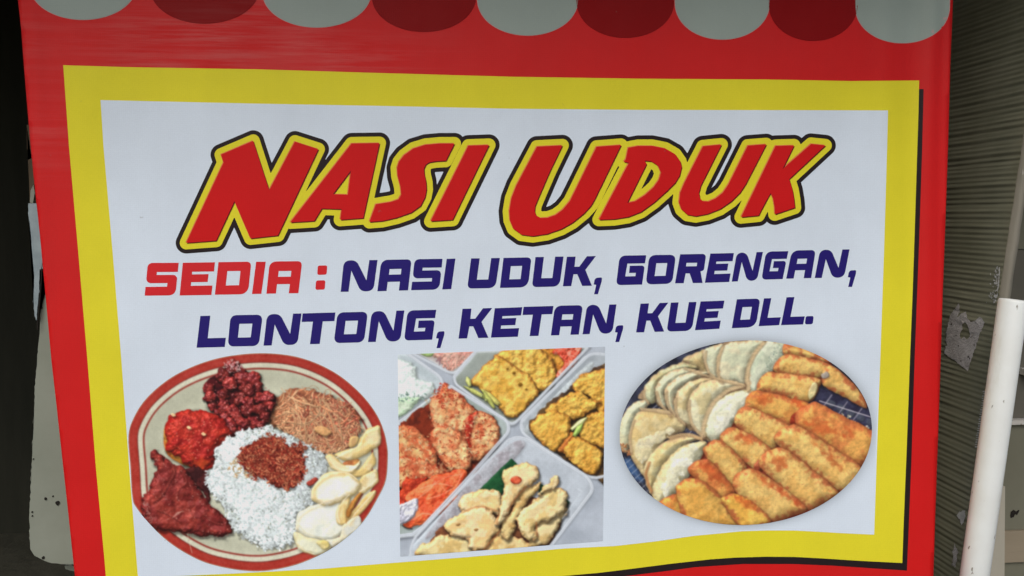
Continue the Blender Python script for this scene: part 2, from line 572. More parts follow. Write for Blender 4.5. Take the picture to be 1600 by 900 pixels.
def panel_sheet(name, loops, mat, amp=0.8, lift=0.0032, step=3.0):
    V, E = [], []
    for lp in loops:
        qd = dense(lp, step); qd = qd + rng.normal(0, amp, qd.shape) * 0.6
        k0 = len(V); V += [Vector(p) for p in qd]
        E += [(k0 + i, k0 + (i + 1) % len(qd)) for i in range(len(qd))]
    r = delaunay_2d_cdt(V, E, [], 1, 1e-5)
    pts = np.array([x[:] for x in r[0]])
    keep = [list(f) for f in r[2]]
    for lp in loops[1:]:
        keep = [f for f in keep if sdf_poly(*[np.array([c_]) for c_ in pts[f].mean(0)], np.array(lp))[0] < 0]
    qq = on_panel(pts, lift) + nrm * rng.normal(0, 0.0003, (len(pts), 1)) - PB
    return from_arrays(name, qq, keep, mat, panel, False)


panel_sheet('torn_sticker', [tear, hole], paper_m)
white_m = worn('white_flakes', (0.50, 0.49, 0.46), (0.66, 0.65, 0.61), 60.0, 0.9, bump=0.3)
for t in range(46):
    u_ = rng.random()
    y = 417 + 58 * u_
    x = 1566.5 - 0.13 * (y - 417) - abs(rng.normal(0, 5.5)) * (1.0 if rng.random() < .75 else 2)
    w, h = rng.uniform(.5, 1.8), rng.uniform(.8, 3.6)
    panel_sheet('paint_chip', [[(x - w, y - h * .3), (x, y - h), (x + w, y + h * .2), (x + w * .2, y + h)]], white_m, 0.3, 0.0036, 2.0)
panel_sheet('paint_chip', [[(1565.0, 418), (1566.5, 418), (1565.5, 440), (1562, 466), (1560.5, 466), (1563.5, 440)]], white_m, 0.3, 0.0036)
for y in np.arange(612, 700, 3.6):                      # flute ends showing along the broken edge beside the pole
    x = 1541.5 - 0.143 * (y - 612) + rng.normal(0, .4)
    panel_sheet('paint_chip', [[(x - 2.2, y - .7), (x + 1.5, y - 1.2), (x + 1.5, y + 1.0), (x - 1.8, y + .7)]], white_m, 0.2, 0.0036, 2.0)
panel_sheet('paint_chip', [[(1498, 806), (1503, 800), (1511, 797), (1512, 806), (1509, 816), (1506, 821), (1504, 812)]], white_m, 0.9, 0.0036, 2.0)
panel_sheet('torn_sticker', [[(1495, 848), (1499, 860), (1499, 875), (1495, 888), (1490, 884), (1493, 872), (1491, 862)]], paper_m, 1.2)

# ------------------------------------------------------------------ grey partition behind the pole
GY = 0.42
gp = empty('grey_partition', (1.0, GY, 0.0))
GB = np.array([1.0, GY, 0.0])
tag(gp, 'grey-green board partition with a tan batten behind the white pole', 'partition')
grey_m = worn('grey_green_paint', (0.150, 0.146, 0.105), (0.19, 0.185, 0.137), 5.0, 0.8, bump=0.2, spots=(0.06, 0.045, 0.03), spot_scale=30, spot_at=0.74)
brown_m = worn('dark_taupe_paint', (0.10, 0.095, 0.078), (0.14, 0.13, 0.105), 5.0, 0.8, bump=0.2)
tan_m = worn('tan_wood_batten', (0.26, 0.215, 0.15), (0.33, 0.275, 0.20), 10.0, 0.75, (0.3, 1, 1), 0.3)
cream_m = worn('stained_white_rail', (0.50, 0.48, 0.44), (0.62, 0.60, 0.56), 20.0, 0.7, spots=(0.10, 0.06, 0.03), spot_scale=45, spot_at=0.62)
PG = lambda pts, y=GY: on_plane(pts, (0, y, 0), (0, 1, 0))


def zpx(y, Y=GY): return PG([(1592, y)], Y)[0][2]


gx0, gx1 = 0.66 - 1.0, 2.0 - 1.0
boxes('lower_board', [((gx0, 0.0, zpx(827)), (gx1, 0.02, zpx(662)))], grey_m, gp)
boxes('upper_board', [((gx0, 0.004, zpx(654)), (gx1, 0.024, zpx(390)))], brown_m, gp)
boxes('top_board', [((gx0, 0.0, zpx(389)), (gx1, 0.02, 1.35))], grey_m, gp)
boxes('rail', [((gx0, -0.012, zpx(661.5)), (gx1, 0.02, zpx(654.5)))], cream_m, gp, 0.001)
boxes('batten', [((gx0, -0.008, zpx(876)), (gx1, 0.02, zpx(827.5)))], tan_m, gp, 0.001)
boxes('base_board', [((gx0, 0.0, 0.0), (gx1, 0.02, zpx(876.5)))], grey_m, gp)
boxes('peg', [((PG([(1594, 580)])[0][0] - 1.0, -0.03, zpx(585)), (gx1, 0.004, zpx(575)))], cream_m, gp, 0.001)
mk = [(1579, 806), (1580, 800), (1584, 797), (1588, 800), (1592, 797), (1593, 799), (1589, 804), (1586, 803), (1584, 808), (1580, 809)]
solid('knot_mark', PG(rag(mk, 0.3), GY - 0.0015), crack_m, gp, (0, 0.0012, 0), GB)
# narrow pale slat right behind the pole
sl = on_plane([(1551, 760), (1570.5, 760), (1569.5, 905), (1540, 905)], (0, 0.10, 0), (0, 1, 0))
sl[2:, :] = sl[2:] + (sl[2:] - sl[[1, 0]]) * ((sl[2:, 2:3] - 0.0) / (sl[[1, 0], 2:3] - sl[2:, 2:3]))
slat_m = worn('pale_beige_slat', (0.34, 0.315, 0.255), (0.42, 0.39, 0.32), 12.0, 0.7, (1, 1, 0.2), 0.3)
slat = solid('beige_slat', sl, slat_m, None, (0, 0.012, 0))
tag(slat, 'narrow pale beige slat standing close behind the foot of the white pole', 'slat')

# ------------------------------------------------------------------ white pole
pt = on_plane([(1583.5, 468)], (0, -0.085, 0), (0, 1, 0))[0]
pb = on_plane([(1522, 905)], (0, -0.085, 0), (0, 1, 0))[0]
ax = pt - pb; ax /= np.linalg.norm(ax)
foot = pb - ax * (pb[2] / ax[2])
Lp = np.linalg.norm(pt - foot)
rad = 0.0172
pole_m, N, L, b = mat_base('dirty_white_plastic', 0.42, 0.4)
v = coords(N, L)
base = mixc(N, L, ramp(N, L, noise(N, L, v, 14.0, 5), [(0.35, 0.0), (0.7, 1.0)]), (0.80, 0.825, 0.80), (0.72, 0.73, 0.69))
base = mixc(N, L, ramp(N, L, noise(N, L, coords(N, L, (1, 1, 0.45)), 120.0, 3), [(0.685, 0.0), (0.72, 0.9)]), base, (0.26, 0.24, 0.20))
base = mixc(N, L, ramp(N, L, noise(N, L, coords(N, L, (1, 1, 0.25), (3, 1, 0)), 30.0, 5, 0.7), [(0.52, 0.0), (0.78, 0.6)]), base, (0.50, 0.46, 0.37))
L.new(base, b.inputs['Base Color'])
bp = nd(N, 'ShaderNodeBump', Strength=0.15, Distance=0.001)
L.new(noise(N, L, v, 80.0, 4), bp.inputs['Height']); L.new(bp.outputs[0], b.inputs['Normal'])
bm = bmesh.new()
rings = []
for h, r in ((0.0, rad), (Lp * .5, rad), (Lp - 0.003, rad), (Lp - 0.001, rad - 0.0006), (Lp, rad - 0.0016), (Lp, rad - 0.0045), (Lp - 0.02, rad - 0.0048)):
    rings.append([bm.verts.new((r * math.cos(2 * math.pi * k / 40), r * math.sin(2 * math.pi * k / 40), h)) for k in range(40)])
for a, bb in zip(rings, rings[1:]):
    for k in range(40):
        bm.faces.new([a[k], a[(k + 1) % 40], bb[(k + 1) % 40], bb[k]])
bm.faces.new(rings[0][::-1]); bm.faces.new(rings[-1])
me = bpy.data.meshes.new('white_pole'); bm.to_mesh(me); bm.free()
pole = link('white_pole', me, pole_m)
pole.location = Vector(foot)
pole.rotation_euler = Vector(ax).to_track_quat('Z', 'Y').to_euler()
tag(pole, 'scuffed white plastic pole leaning in front of the ridged board', 'pole')

# ------------------------------------------------------------------ the banner
banner = empty('banner', tuple(BASE))
tag(banner, 'large red and yellow printed food banner with dishes and blue lettering', 'banner')

RED, YEL, WHITE = (0.62, 0.0105, 0.0105), (0.77, 0.68, 0.028), (0.705, 0.785, 0.875)
INK = (0.018, 0.011, 0.012)
red_m = vinyl('red_vinyl', RED, pale_streak=0.40, spec=0.17)
yel_m = vinyl('yellow_vinyl', YEL)
whi_m = vinyl('white_vinyl', WHITE)
ink_m = vinyl('black_ink_vinyl', INK)
navy_m = vinyl('navy_vinyl', (0.018, 0.010, 0.155))
sred_m = vinyl('bright_red_vinyl', (0.66, 0.020, 0.026))
tred_m = vinyl('title_red_vinyl', (0.62, 0.0095, 0.0105), spec=0.10)
lit_m = vinyl('orange_ink_vinyl', (0.74, 0.22, 0.07))
dim_m = vinyl('maroon_ink_vinyl', (0.14, 0.006, 0.007))
gre_m = vinyl('grey_green_vinyl', (0.33, 0.385, 0.345), pale_streak=0.10)
mar_m = vinyl('dark_red_vinyl', (0.255, 0.0035, 0.0045), pale_streak=0.10, spec=0.08)
pale_m = vinyl('pale_pink_vinyl', (0.50, 0.36, 0.34))
pic_m = vinyl('printed_picture')

left_e = [(20, -110), (28, 0), (33, 45), (37, 100), (42, 160), (47.5, 225), (55, 300), (62, 364), (71, 460), (80.2, 562), (89, 640), (98, 723), (107, 805), (117, 900), (124, 965)]
right_e = [(1454.5, 965), (1458.5, 900), (1461, 820), (1464, 730), (1467, 650), (1470, 562), (1473, 460), (1477.5, 340), (1481.5, 225), (1485, 100), (1488, 30), (1489, 0), (1493, -110)]
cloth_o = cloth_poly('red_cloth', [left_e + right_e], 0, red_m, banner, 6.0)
so = cloth_o.modifiers.new('thickness', 'SOLIDIFY'); so.thickness = 0.0005; so.offset = -1.0

y_out = [(99, 102), (200, 105), (400, 108.3), (580, 113.8), (800, 120), (1000, 123), (1200, 124.3), (1330, 126.7), (1436, 125.8),
         (1435, 175), (1433, 235), (1430, 330), (1426, 450), (1421.5, 562), (1416.5, 700), (1412, 810), (1409.5, 879.5),
         (1349, 876.5), (1287, 872.5), (1240, 870), (1197, 869.7), (1150, 871), (1110, 873.8), (1047.5, 880.8), (985, 888.8), (935, 895), (872, 900.5), (700, 912), (400, 927), (168.5, 934),
         (163, 870), (150, 730), (137, 565), (123, 400), (108, 228)]
w_in = [(157.5, 156.5), (400, 162), (600, 165.7), (800, 170), (1000, 171.8), (1200, 172.2), (1387, 172.6), (1385.7, 228), (1381, 390), (1375, 562), (1370, 700), (1365.5, 835.3),
        (1318, 833), (1271, 830.3), (1240, 828.7), (1200, 828.6), (1160, 829.8), (1085, 837), (1022, 846), (960, 853), (880, 857), (730, 870.3), (605, 880), (500, 888.6), (375, 895.5), (285, 899.5), (216, 903),
        (203, 740), (190, 562), (176, 390), (162, 228)]
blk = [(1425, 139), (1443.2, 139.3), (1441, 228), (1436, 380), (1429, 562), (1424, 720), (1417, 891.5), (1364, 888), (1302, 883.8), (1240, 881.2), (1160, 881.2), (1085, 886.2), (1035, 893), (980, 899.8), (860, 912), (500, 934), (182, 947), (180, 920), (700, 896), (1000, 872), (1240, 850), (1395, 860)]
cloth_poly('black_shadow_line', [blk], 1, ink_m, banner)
cloth_poly('yellow_border', [y_out], 2, yel_m, banner, 6.5)
cloth_poly('white_field', [w_in], 3, whi_m, banner, 6.5)

# scalloped awning edge printed along the top
for i, (xc, yb, a) in enumerate([(130, 30.5, 84), (320, 37, 86), (495, 42.5, 85), (662.5, 50, 82), (824.5, 55, 78.5), (977, 59.2, 76.5), (1128.5, 61.3, 73.5), (1270.5, 64, 69.5), (1410, 67, 73.5)]):
    b_ = 59.0
    yc = yb - b_
    loop = [(xc - a, -108)] + [(xc + a * math.cos(t) * (1 if abs(math.cos(t)) < 2 else 1), yc + b_ * abs(math.sin(t)) ** 0.93) for t in np.linspace(math.pi, 0, 37)] + [(xc + a, -108)]
    loop = loop[::-1]
    if i % 2 == 0:
        ol = [(xc + (x - xc) * (a + 0.9) / a, y + (0.9 if y > -100 else 0)) for x, y in loop]
        cloth_poly('scallop_outline', [ol], 1, pale_m, banner)
        cloth_poly('grey_scallop', [loop], 2, gre_m, banner)
    else:
        ol = [(xc + (x - xc) * (a + 0.7) / a, y + (0.7 if y > -100 else 0)) for x, y in loop]
        cloth_poly('dark_red_scallop', [loop], 2, mar_m, banner)

# ---- title lettering
def T(pts, ox, oy, s):
    return [(ox + p[0] / s, oy + p[1] / s) + tuple(p[2:]) for p in pts]


tA, tB, tC, tD = (260, 190, 4.285), (440, 190, 4.444), (770, 190, 4.5), (1000, 190, 4.5)
TITLE = [
    [T([(368, 222), (583, 130), (690, 460), (862, 135), (1018, 185), (748, 762), (565, 782), (458, 533), (335, 797), (135, 812), (385, 275)], *tA)],
    [T([(487, 153), (680, 150), (567, 670), (408, 682), (418, 608), (280, 604), (228, 690), (62, 700)], *tB), T([(482, 340), (460, 508), (357, 505)], *tB)],
    [T([(1200, 153), (1140, 272), (1070, 276), (1025, 284), (1000, 300), (988, 328), (991, 365), (1003, 420), (1006, 470), (996, 525), (965, 585), (900, 632), (800, 667), (700, 690), (610, 697), (655, 575), (760, 558), (812, 540), (831, 508), (825, 450), (806, 380), (802, 322), (815, 280), (850, 235), (915, 188), (1000, 162), (1100, 153)], *tB)],
    [T([(1297, 168), (1440, 163), (1187, 682), (1035, 692)], *tB)],
    [T([(310, 177), (488, 168), (400, 350), (318, 540), (296, 595), (293, 630), (303, 660), (335, 678), (385, 676), (440, 657), (490, 620), (540, 560), (575, 490), (728, 178), (900, 165), (715, 545), (690, 590), (640, 645), (560, 710), (480, 755), (380, 790), (280, 805), (200, 795), (145, 755), (120, 695), (115, 630), (130, 540), (165, 450)], *tC)],
    [T([(745, 690), (955, 290), (918, 284), (933, 266), (950, 185), (1020, 172), (1120, 172), (1210, 190), (1280, 230), (1315, 280), (1325, 320), (1310, 380), (1280, 430), (1220, 490), (1130, 570), (1040, 635), (950, 670), (850, 686)], *tC),
     T([(1065, 275), (1110, 280), (1158, 310), (1180, 360), (1165, 410), (1130, 460), (1070, 515), (1000, 560), (943, 572), (1078, 300)], *tC)],
    [T([(440, 175), (570, 162), (425, 450), (411, 500), (418, 540), (440, 560), (480, 562), (530, 540), (580, 500), (620, 440), (755, 170), (885, 160), (740, 440), (700, 500), (640, 560), (560, 615), (470, 650), (390, 665), (330, 655), (290, 620), (272, 570), (280, 500), (310, 430)], *tD)],
    [T([(950, 172), (1080, 168), (998, 335), (1200, 158), (1300, 168), (1045, 405), (1068, 480), (1080, 550), (1085, 605), (945, 652), (943, 600), (932, 540), (915, 503), (885, 555), (830, 660), (708, 672)], *tD)],
]
g0, g1, st = (258, 185), (1318, 400), 1.0
GX, GYY = np.meshgrid(np.arange(g0[0], g1[0], st), np.arange(g0[1], g1[1], st))
F = np.full(GX.shape, -1e9)
for let in TITLE:
    xs = np.array([p[0] for p in let[0]])
    a, e = int(max(0, xs.min() - 30 - g0[0])), int(xs.max() + 30 - g0[0])
    s = sdf_poly(GX[:, a:e], GYY[:, a:e], let[0])
    for h in let[1:]: s = np.minimum(s, -sdf_poly(GX[:, a:e], GYY[:, a:e], h))
    F[:, a:e] = np.maximum(F[:, a:e], s)
title = cloth_field('title_lettering', g0[0], g0[1], st, F + 16.6, 4, ink_m, banner)
cloth_field('yellow_outline', g0[0], g0[1], st, F + 10.2, 5, yel_m, title)
for let in TITLE:
    sh = lambda dx, dy: [[(p[0] + dx, p[1] + dy) for p in lp] for lp in let]
    cloth_poly('letter_highlight', sh(-1.4, -1.2), 6, lit_m, title)
    cloth_poly('letter_shade', sh(1.35, 1.45), 7, dim_m, title)
    cloth_poly('letter', let, 8, tred_m, title)

# ---- the two lines of small lettering
GL = {
    'S': [[(0, 0, 7), (1, 0), (1, .28), (.32, .28), (.32, .37), (1, .37, 7), (1, 1, 10), (0, 1), (0, .73), (.7, .73), (.7, .62), (0, .62, 8)]],
    'E': [[(0, 0), (1, 0), (1, .28), (.32, .28), (.32, .36), (.84, .36), (.84, .6), (.32, .6), (.32, .71), (1, .71), (1, 1), (0, 1)]],
    'D': [[(0, 0), (1, 0, 7), (1, 1, 12), (0, 1)], [(.30, .28), (.70, .28), (.70, .72), (.30, .72)]],
    'I': [[(0, 0), (1, 0), (1, 1), (0, 1)]],
    'A': [[(0, 0, 10), (1, 0, 7), (1, 1), (.70, 1), (.70, .71), (.30, .71), (.30, 1), (0, 1)], [(.31, .30), (.70, .30), (.70, .48), (.31, .48)]],
    'N': [[(0, 0, 9), (.37, 0, 7), (.745, .65), (.755, 0), (1, 0), (1, 1, 9), (.61, 1, 7), (.255, .33), (.24, 1), (0, 1)]],
    'U': [[(0, 0), (.3, 0), (.3, .71), (.70, .71), (.70, 0), (1, 0), (1, 1, 10), (0, 1, 7)]],
    'K': [[(0, 0), (.30, 0), (.31, .345), (.475, .345), (.69, 0), (1, 0), (.70, .46), (1, 1), (.665, 1), (.44, .6), (.31, .6), (.287, 1), (0, 1)]],
    'G': [[(0, 0, 9), (1, 0), (1, .275), (.33, .275), (.31, .71), (.70, .71), (.70, .595), (.44, .595), (.43, .35), (1, .35, 5), (1, 1), (0, 1, 7)]],
    'O': [[(0, 0, 9), (1, 0, 9), (1, 1, 9), (0, 1, 9)], [(.30, .28), (.71, .28), (.71, .72), (.30, .72)]],
    'R': [[(0, 0), (1, 0, 6), (.99, .57, 7), (.87, .60), (1, 1), (.65, 1), (.48, .665), (.33, .665), (.315, 1), (0, 1)], [(.30, .30), (.70, .30), (.70, .42), (.30, .42)]],
    'T': [[(0, 0), (1, 0), (1, .275), (.645, .275), (.635, 1), (.335, 1), (.345, .275), (0, .275)]],
    'L': [[(0, 0), (.35, 0), (.355, .71), (1, .71), (1, 1), (0, 1)]],
    '.': [[(0, 0, 3), (1, 0, 3), (1, 1, 3), (0, 1, 3)]],
}
q1, q2, q3, q4 = (220, 390), (500, 380), (780, 380), (1050, 370)
WORDS = [
    ('red_word', sred_m, [('S', q1, (57, 104), (298, 103), (272, 357), (32, 360)), ('E', q1, (330, 103), (581, 99), (553, 354), (305, 358)), ('D', q1, (608, 98), (865, 94), (838, 348), (580, 352)),
                          ('I', q1, (902, 95), (977, 95), (943, 345), (870, 347)), ('A', q1, (1008, 93), (1262, 90), (1232, 340), (982, 344)), ('.', q1, (1383, 125), (1458, 123), (1452, 195), (1379, 198)), ('.', q1, (1370, 241), (1443, 239), (1438, 312), (1364, 314))]),
    ('blue_word', navy_m, [('N', q2, (187, 135), (450, 131), (417, 374), (162, 380)), ('A', q2, (480, 130), (716, 126), (688, 368), (448, 375)), ('S', q2, (740, 125), (957, 122), (932, 362), (712, 367)), ('I', q2, (990, 122), (1058, 120), (1025, 358), (955, 361))]),
    ('blue_word', navy_m, [('U', q2, (1180, 119), (1405, 115), (1370, 350), (1150, 354)), ('D', q3, (33, 115), (252, 110), (224, 344), (5, 349)), ('U', q3, (283, 108), (502, 104), (470, 338), (255, 343)), ('K', q3, (528, 106), (755, 100), (723, 332), (497, 336)), (',', q3, (740, 267))]),
    ('blue_word', navy_m, [('G', q3, (940, 97), (1147, 94), (1115, 323), (912, 327)), ('O', q3, (1172, 93), (1380, 90), (1349, 316), (1143, 322)), ('R', q4, (62, 137), (266, 133), (237, 360), (22, 363)), ('E', q4, (298, 131), (482, 127), (445, 352), (255, 359)),
                           ('N', q4, (505, 125), (709, 118), (662, 341), (465, 350)), ('G', q4, (733, 115), (907, 112), (863, 330), (697, 335)), ('A', q4, (935, 107), (1121, 103), (1085, 322), (890, 327)), ('N', q4, (1155, 102), (1385, 98), (1342, 318), (1113, 322)), (',', q4, (1374, 260))]),
    ('blue_word', navy_m, [('L', q1, (467, 518), (688, 513), (657, 760), (437, 766)), ('O', q1, (703, 512), (954, 508), (922, 752), (680, 757)), ('N', q1, (988, 505), (1256, 498), (1224, 742), (960, 750)), ('T', q1, (1265, 498), (1521, 491), (1491, 734), (1237, 740)),
                           ('O', q2, (138, 541), (375, 535), (343, 774), (108, 780)), ('N', q2, (405, 532), (659, 525), (626, 765), (375, 772)), ('G', q2, (685, 525), (908, 520), (876, 753), (657, 760)), (',', q2, (910, 687))]),
    ('blue_word', navy_m, [('K', q2, (1113, 512), (1345, 506), (1315, 738), (1082, 745)), ('E', q2, (1365, 508), (1580, 499), (1545, 730), (1335, 737)), ('T', q3, (190, 497), (423, 490), (390, 720), (160, 728)), ('A', q3, (435, 488), (653, 484), (621, 713), (403, 720)),
                           ('N', q3, (686, 482), (915, 478), (882, 704), (650, 711)), (',', q3, (906, 640))]),
    ('blue_word', navy_m, [('K', q3, (1103, 472), (1320, 464), (1287, 690), (1068, 697)), ('U', q3, (1340, 464), (1540, 458), (1502, 684), (1307, 690)), ('E', q4, (222, 505), (408, 498), (368, 718), (177, 730))]),
    ('blue_word', navy_m, [('D', q4, (505, 488), (688, 482), (652, 705), (465, 714)), ('L', q4, (717, 481), (880, 476), (835, 690), (675, 698)), ('L', q4, (893, 472), (1068, 467), (1022, 684), (850, 690)), ('.', q4, (1043, 620), (1105, 618), (1098, 682), (1036, 684))]),
]
COMMA = [(8, 3, 4), (63, 0, 2), (60, 30), (30, 131), (0, 132), (17, 58), (-3, 55)]
for wname, wm, items in WORDS:
    w = empty(wname); w.parent = banner
    for it in items:
        ox, oy = it[1]
        if it[0] == ',':
            loops = [[(ox + (it[2][0] + p[0]) / 5, oy + (it[2][1] + p[1]) / 5) + tuple(p[2:]) for p in COMMA]]
        else:
            tl, tr, br, bl = [np.array(c_, float) for c_ in it[2:6]]
            loops = []
            for lp in GL[it[0]]:
                o = []
                for p in lp:
                    u_, v_ = p[0], p[1]
                    q_ = (tl * (1 - u_) + tr * u_) * (1 - v_) + (bl * (1 - u_) + br * u_) * v_
                    o.append((ox + q_[0] / 5, oy + q_[1] / 5) + tuple(p[2:]))
                loops.append(o)
        cloth_poly('letter', [rounded(lp) for lp in loops], 4, wm, w, 8.0)
#PAINT#
# ------------------------------------------------------------------ the three printed food pictures
def lattice(h, w, cell, seed):
    r = np.random.default_rng(seed)
    gy, gx = int(h / cell) + 3, int(w / cell) + 3
    g = r.random((gy, gx))
    y, x = np.arange(h) / cell, np.arange(w) / cell
    y0, x0 = y.astype(int), x.astype(int)
    fy, fx = y - y0, x - x0
    fy, fx = (fy * fy * (3 - 2 * fy))[:, None], (fx * fx * (3 - 2 * fx))[None]
    a = g[np.ix_(y0, x0)] * (1 - fx) + g[np.ix_(y0, x0 + 1)] * fx
    b = g[np.ix_(y0 + 1, x0)] * (1 - fx) + g[np.ix_(y0 + 1, x0 + 1)] * fx
    return a * (1 - fy) + b * fy


def fbm(h, w, cell, seed, octs=4, gain=0.55):
    o, a, t = np.zeros((h, w)), 1.0, 0.0
    for k in range(octs):
        if cell < 1.0: break
        o += a * lattice(h, w, cell, seed + k * 101); t += a
        a *= gain; cell /= 2.0
    o /= t
    return (o - o.mean()) / (o.std() + 1e-9)           # zero mean, unit spread


def blur(a, r):
    r = int(r)
    if r < 1: return a
    for _ in range(2):
        for axis in (0, 1):
            n = a.shape[axis]
            pad = [(0, 0)] * a.ndim; pad[axis] = (r + 1, r)
            c = np.cumsum(np.pad(a, pad, mode='edge'), axis)
            hi = np.take(c, np.arange(2 * r + 1, 2 * r + 1 + n), axis)
            lo = np.take(c, np.arange(0, n), axis)
            a = (hi - lo) / (2 * r + 1)
    return a


def sst(a, lo, hi):
    t = np.clip((a - lo) / (hi - lo), 0, 1)
    return t * t * (3 - 2 * t)


class Pic:
    """a small painter: every piece of food is a height field with its own print colours, lit from the upper left"""
    S = 2

    def __init__(s, x0, y0, x1, y1, ox, oy, sc_, bg=(200, 205, 210)):
        s.x0, s.y0 = x0, y0
        s.w, s.h = (x1 - x0) * s.S, (y1 - y0) * s.S
        s.C = np.ones((s.h, s.w, 3)) * np.array(bg, float)
        s.ox, s.oy, s.sc = ox, oy, sc_
        s.seed = 5
        s.r = np.random.default_rng(3)

    def P(s, pts):                                     # zoom coordinates -> canvas
        p = np.asarray([q[:2] for q in pts], float)
        return np.stack([(s.ox + p[:, 0] / s.sc - s.x0) * s.S, (s.oy + p[:, 1] / s.sc - s.y0) * s.S], 1)

    def crop(s, q, m):
        a = np.clip(np.floor(q.min(0) - m), 0, None).astype(int)
        b = np.minimum(np.ceil(q.max(0) + m).astype(int), [s.w, s.h])
        return a[0], a[1], b[0], b[1]

    def item(s, pts, c1, c2=None, R=9, flat=0.0, wob=2.0, wobc=14, bump=0.5, bc=10, spec=0.12, gloss=20, mixc_=22, edge=None, ew=5, en=1.0,
             shadow=0.45, so=(2, 4), sb=6, speck=None, speckd=1.9, smooth=True, amb=0.5, inside=None, noise_col=0.05, mixamt=1.0, mask=None):
        q = s.P(pts)
        if smooth: q = smooth_loop(q, 5)
        x0, y0, x1, y1 = s.crop(q, 18)
        if x1 - x0 < 3 or y1 - y0 < 3: return None
        h, w = y1 - y0, x1 - x0
        s.seed += 17
        sd = s.seed
        Y, X = np.mgrid[y0:y1, x0:x1]
        d = sdf_poly(X.astype(float), Y.astype(float), q)
        if wob: d = d + wob * 0.8 * fbm(h, w, wobc * 1.3, sd, 3, 0.42)
        al = np.clip(d + 0.5, 0, 1)
        if mask is not None: al = al * mask[y0:y1, x0:x1]
        C = s.C[y0:y1, x0:x1]
        if shadow:
            sh = np.clip(1 + np.pad(d, ((so[1], 0), (so[0], 0)), mode='edge')[:h, :w] / sb, 0, 1) ** 1.5
            if mask is not None: sh = sh * mask[y0:y1, x0:x1]
            C *= (1 - shadow * sh)[..., None]
        t = np.clip(d / R, 0, 1)
        H = R * (0.34 * np.sqrt(np.clip(1 - (1 - t) ** 2, 0, 1)) + 0.30 * (1 - (1 - t) ** 2)) * (1 - flat)
        n = fbm(h, w, bc * 1.15, sd + 3, 3, 0.40)
        H = H + 0.62 * bump * n * np.clip(d / 6, 0, 1)
        gy, gx = np.gradient(H)
        nz = 1 / np.sqrt(gx * gx + gy * gy + 1)
        lx, ly, lz = -0.42, -0.52, 0.74
        df = (-gx * lx - gy * ly + lz) * nz
        shd = amb + (1 - amb) * np.clip(df, 0, None) / lz
        hx, hy, hz = -0.23, -0.28, 0.93
        sp = np.clip((-gx * hx - gy * hy + hz) * nz, 0, 1) ** gloss
        base = np.ones((h, w, 3)) * np.array(c1, float)
        if c2 is not None:
            m = sst(fbm(h, w, mixc_, sd + 9, 4) , -0.6, 0.9)[..., None] * mixamt
            base = base * (1 - m) + np.array(c2, float) * m
        if edge is not None:
            e = (1 - sst(d + en * 2.2 * fbm(h, w, 12, sd + 21, 4), 0, ew))[..., None]
            base = base * (1 - 0.82 * e) + np.array(edge, float) * 0.82 * e
        if speck is not None:
            k = (sst(fbm(h, w, 3.2, sd + 31, 2), speckd, speckd + 0.5) * sst(fbm(h, w, 25, sd + 37, 2), -0.8, 0.6))[..., None] * 0.8
            base = base * (1 - k) + np.array(speck, float) * k
        if inside is not None: base = inside(X, Y, d, base)
        base = base * (1 + noise_col * (0.55 * fbm(h, w, 3.5, sd + 41, 2) + 0.6 * fbm(h, w, 14, sd + 43, 3)))[..., None]
        col = base * shd[..., None] + 255 * spec * sp[..., None]
        a = al[..., None]
        s.C[y0:y1, x0:x1] = C * (1 - a) + np.clip(col, 0, 255) * a
        return d, (x0, y0, x1, y1)

    def mask(s, pts, wob=2.0, smooth=True):
        q = s.P(pts)
        if smooth: q = smooth_loop(q, 5)
        Y, X = np.mgrid[0:s.h, 0:s.w]
        d = sdf_poly(X.astype(float), Y.astype(float), q)
        s.seed += 13
        return d + (wob * fbm(s.h, s.w, 14, s.seed, 4) if wob else 0)

    def line(s, pts, w, c, al=1.0, soft=0.7, smooth=False, closed=False):
        q = s.P(pts)
        if smooth and len(q) > 2:
            e = np.concatenate([[2 * q[0] - q[1]], q, [2 * q[-1] - q[-2]]])
            o = []
            for i in range(1, len(e) - 2):
                for t in np.arange(8) / 8:
                    p0, p1, p2, p3 = e[i - 1:i + 3]
                    o.append(0.5 * ((2 * p1) + (-p0 + p2) * t + (2 * p0 - 5 * p1 + 4 * p2 - p3) * t * t + (-p0 + 3 * p1 - 3 * p2 + p3) * t ** 3))
            q = np.array(o + [e[-2]])
        x0, y0, x1, y1 = s.crop(q, w + 4)
        if x1 - x0 < 1 or y1 - y0 < 1: return
        Y, X = np.mgrid[y0:y1, x0:x1].astype(float)
        d = np.full(X.shape, 1e9)
        for a, b in zip(q, q[1:]):
            e = b - a; L2 = e @ e + 1e-9
            t = np.clip(((X - a[0]) * e[0] + (Y - a[1]) * e[1]) / L2, 0, 1)
            d = np.minimum(d, np.hypot(X - a[0] - e[0] * t, Y - a[1] - e[1] * t))
        a = (np.clip((w / 2 - d) / soft + 0.5, 0, 1) * al)[..., None]
        s.C[y0:y1, x0:x1] = s.C[y0:y1, x0:x1] * (1 - a) + np.array(c, float) * a

